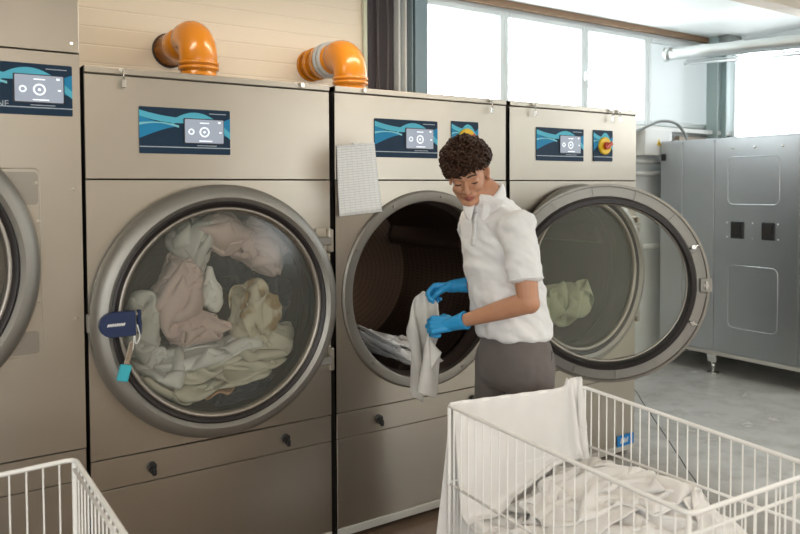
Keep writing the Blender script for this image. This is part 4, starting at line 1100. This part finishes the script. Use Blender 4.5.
# placket and buttons on the chest (the front of the shirt faces -x)
bm = new(); P = []
for k in range(9): 
    z = 1.50 - .017 * k; P.append((1.455 - .118 - .010 * math.sin(k / 8 * 1.5) + max(0, z - 1.44) * .62, z))
from mathutils.bvhtree import BVHTree
bvh = BVHTree.FromPolygons([v.co.copy() for v in shirt.data.vertices], [tuple(p.vertices) for p in shirt.data.polygons])
def onshirt(y, z, off):
    h_ = bvh.ray_cast(Vector((-.6, y, z)) - Vector((0, ROOT.y, 0)), Vector((1, 0, 0)))
    return h_[0] - Vector((off, 0, 0)) if h_[0] is not None else None
rows = []
for k in range(14):
    z = 1.505 - .011 * k; r_ = [onshirt(-.592 + w_, z, .0025) for w_ in (-.015, 0, .015)]
    if all(r_): rows.append([bm_v for bm_v in r_])
bm = new(); R_ = [[bm.verts.new(q) for q in r_] for r_ in rows]
for A, B_ in zip(R_, R_[1:]):
    for i in range(2): bm.faces.new((A[i], B_[i], B_[i + 1], A[i + 1]))
fixn(bm); pl = obj('placket', bm, M['shirt'], shirt, smooth=True); s = pl.modifiers.new('s', 'SMOOTH'); s.iterations = 3; s = pl.modifiers.new('t', 'SOLIDIFY'); s.thickness = .003; s.offset = 0
for k in (5, 10):
    bm = new(); ell(bm, rows[k][1] + Vector((-.003, 0, 0)), (.002, .0055, .0055), None, 10); obj('button', bm, M['white_plastic'], pl, smooth=True)
# trousers
b = new()
loft(b, [((1.506, -.640, 1.03), .108, .140), ((1.506, -.640, 1.00), .114, .150), ((1.508, -.640, .95), .122, .162), ((1.510, -.640, .88), .126, .175), ((1.510, -.640, .82), .118, .178), ((1.508, -.64, .79), .10, .165)], p=2.2)
for s in (0, 1):
    hp = hips[s] + Vector((.004, 0, -.02)); chain(b, [hp, hp.lerp(knees[s], .4), knees[s], ank[s] + Vector((.0, 0, .03))], [.096, .088, .070, .056])
tro = fuse('trousers', b, M['trouser'], man, .0065, 4, wr(.0050, .8), .5, None, ROOT)
bm = new(); tube(bm, [Vector((1.555, -.802, .955)) - ROOT, Vector((1.530, -.822, .90)) - ROOT, Vector((1.500, -.830, .83)) - ROOT], .0025, 6); obj('pocket_seam', bm, M['trouser'], tro)
# shoes
for s in (0, 1):
    a = ank[s]; b = new(); capsule(b, a + Vector((.03, 0, -.045)), a + Vector((-.06, 0, -.05)), .042, .040); capsule(b, a + Vector((-.06, 0, -.052)), a + Vector((-.16, 0, -.058)), .040, .030); capsule(b, a + Vector((.01, 0, 0)), a + Vector((.0, 0, -.04)), .048, .045); ell(b, a + Vector((-.06, 0, -.070)), (.14, .047, .012))
    def flat(me):
        for v in me.vertices: v.co.z = max(v.co.z, .014)
    sh = fuse('shoe', b, M['shoe'], man, .006, 3, None, .5, flat, ROOT)
    bm = new(); P = []
    for k in range(28):
        t_ = 2 * PI * k / 28; P.append((a.x - .065 + .150 * math.cos(t_), a.y + .048 * math.sin(t_) * (1 - .15 * math.cos(t_ + PI))))
    v0 = [bm.verts.new(Vector((x, y, .001)) - ROOT) for x, y in P]; v1 = [bm.verts.new(Vector((x, y, .022)) - ROOT) for x, y in P]
    bm.faces.new(v0[::-1]); bm.faces.new(v1); [bm.faces.new((v0[k], v0[(k + 1) % 28], v1[(k + 1) % 28], v1[k])) for k in range(28)]
    obj('sole', bm, M['sole'], sh)
# gloves: palm, four unequal bent fingers and a thumb
def glove(wrist, elbow_, xdir, back, thumb_side, curl, spread=1.):
    x = Vector(xdir).normalized(); z = Vector(back); z = (z - x * z.dot(x)).normalized(); y = z.cross(x)
    T = Matrix((x, y, z)).transposed()
    q = lambda v: Vector(wrist) + T @ Vector(v)
    b = new(); s = thumb_side
    for k, yk in enumerate((.029, .010, -.010, -.028)):
        yk *= s; capsule(b, q((.012, yk * .55, -.002)), q((.086 - .006 * abs(k - 1), yk, .002)), .0165, .0125)
    ell(b, q((.045, 0, -.008)), (.044, .034, .014), T); ell(b, q((.030, .022 * s, -.014)), (.030, .017, .016), T)
    for k, (yk, L) in enumerate(((.030, .92), (.010, 1.03), (-.010, .97), (-.029, .78))):
        p = Vector((.088 - .006 * abs(k - 1), yk * s, .002)); ang = 0
        rs = (.0118, .0105, .0096, .0086)
        for i, (l, c) in enumerate(zip((.043, .027, .021), curl)):
            ang += math.radians(c * (1 + .06 * k)); d = Vector((math.cos(ang), (.06 - .04 * k) * s * spread * math.cos(ang), -math.sin(ang))); n_ = p + d * l * L
            capsule(b, q(p), q(n_), rs[i], rs[i + 1]); p = n_
    P = [(.018, .026 * s, -.010), (.046, .046 * s, -.026), (.072, .044 * s, -.042), (.092, .030 * s, -.052)]
    chain(b, [q(p) for p in P], [.0165, .0140, .0120, .0100])
    fd = (Vector(elbow_) - Vector(wrist)).normalized(); wv = Vector(wrist)
    chain(b, [q((.016, 0, -.003)), wv + fd * .02, wv + fd * .055], [.027, .0300, .0345])
    def cut(me):     # straight cuff edge
        for v in me.vertices:
            l = (v.co - wv).dot(fd)
            if l > .066: v.co -= fd * (l - .066)
    g = fuse('glove', b, M['glove'], man, .0024, 3, lambda p, nn: .0011 * noise.noise(Vector((p.x * 60, p.y * 60, p.z * 60))), .5, cut, ROOT)
    fu, fw = frame_of(fd); bm = new(); tube(bm, [wv + fd * .066 + (fu * math.cos(a) + fw * math.sin(a)) * .0345 - ROOT for a in [2 * PI * k / 28 for k in range(28)]], .0028, 6, closed=True); obj('cuff_bead', bm, M['glove'], g)
    return g
Rv3, Fv3, Up3 = Vector((.8314, -.5556, 0)), Vector((.555, .831, 0)), Vector((0, 0, 1))
glove(WL, EL, (-.095, .125, -.016), -Fv3 * .75 + Up3 * .55 - Rv3 * .2, -1, (48, 62, 40))
glove(WR, ER, (-.089, .100, -.018), Fv3 * .35 + Up3 * .9, 1, (42, 58, 38))
# ---------------------------------------------------------------- light and camera
w = bpy.data.worlds.new('sky'); sc.world = w; w.use_nodes = True; nt = w.node_tree
bg = nt.nodes['Background']
bg.inputs[0].default_value = (.93, 1.0, 1.03, 1); bg.inputs[1].default_value = 7.
def portal(loc, rot, sx, sy):
    l = bpy.data.lights.new('window_daylight', 'AREA'); l.shape = 'RECTANGLE'; l.size = sx; l.size_y = sy; l.cycles.is_portal = True
    o = bpy.data.objects.new('window_daylight', l); COL.objects.link(o); o.location = loc; o.rotation_euler = rot
portal((4.35, YB + .09, 2.56), (-PI / 2, 0, 0), 3.6, .8)
portal((XR + .09, (RW[0] + RW[1]) / 2, 2.48), (-PI / 2, 0, -PI / 2), RW[1] - RW[0], .88)
for a, b in FW: portal(((a + b) / 2, YF - .09, 1.85), (PI / 2, 0, 0), b - a, 1.7)
portal((XL - .09, (LW[0] + LW[1]) / 2, 1.85), (PI / 2, 0, -PI / 2), LW[1] - LW[0], 1.7)
for x, y in ((-2.6, -2.6), (.4, -4.4), (3.4, -3.0), (-2.6, -5.8), (3.6, -5.8), (-.2, .45), (1.7, .45)):  # area lights of the added fill lamps
    l = bpy.data.lights.new('fill_light', 'AREA'); l.shape = 'RECTANGLE'; l.size = 1.25; l.size_y = .14; l.energy = 22 if y < 0 else 13; l.color = (1., .84, .66)
    o = bpy.data.objects.new('fill_light', l); COL.objects.link(o); o.location = (x, y, ZC - .16)
cam = bpy.data.cameras.new('camera'); co = bpy.data.objects.new('camera', cam); COL.objects.link(co); sc.camera = co
yaw, tilt, roll = -.5890, .0333, -.0040
Fv = Vector((math.sin(-yaw) * math.cos(tilt), math.cos(yaw) * math.cos(tilt), -math.sin(tilt))); Rv = Fv.cross(Vector((0, 0, 1))).normalized(); Uv = Rv.cross(Fv)
R2 = Rv * math.cos(roll) + Uv * math.sin(roll); U2 = -Rv * math.sin(roll) + Uv * math.cos(roll)
mw = Matrix((R2, U2, -Fv)).transposed().to_4x4(); mw.translation = Vector((-.5337, -2.8546, 1.6)); co.matrix_world = mw
cam.sensor_width = 36; cam.lens = 733.99 / 800 * 36; cam.shift_y = -(267 - 212.03) / 800; cam.clip_start = .02
cam.dof.use_dof = True; cam.dof.focus_distance = 3.2; cam.dof.aperture_fstop = 3.6
vs_ = sc.view_settings; vs_.view_transform = 'Standard'; vs_.look = 'None'; vs_.exposure = .1; vs_.gamma = 1.; vs_.use_curve_mapping = False
sc.cycles.use_denoising = True
try: sc.cycles.denoiser = 'OPENIMAGEDENOISE'
except Exception: pass
sc.cycles.max_bounces = 10; sc.cycles.transparent_max_bounces = 16; sc.cycles.sample_clamp_indirect = 8
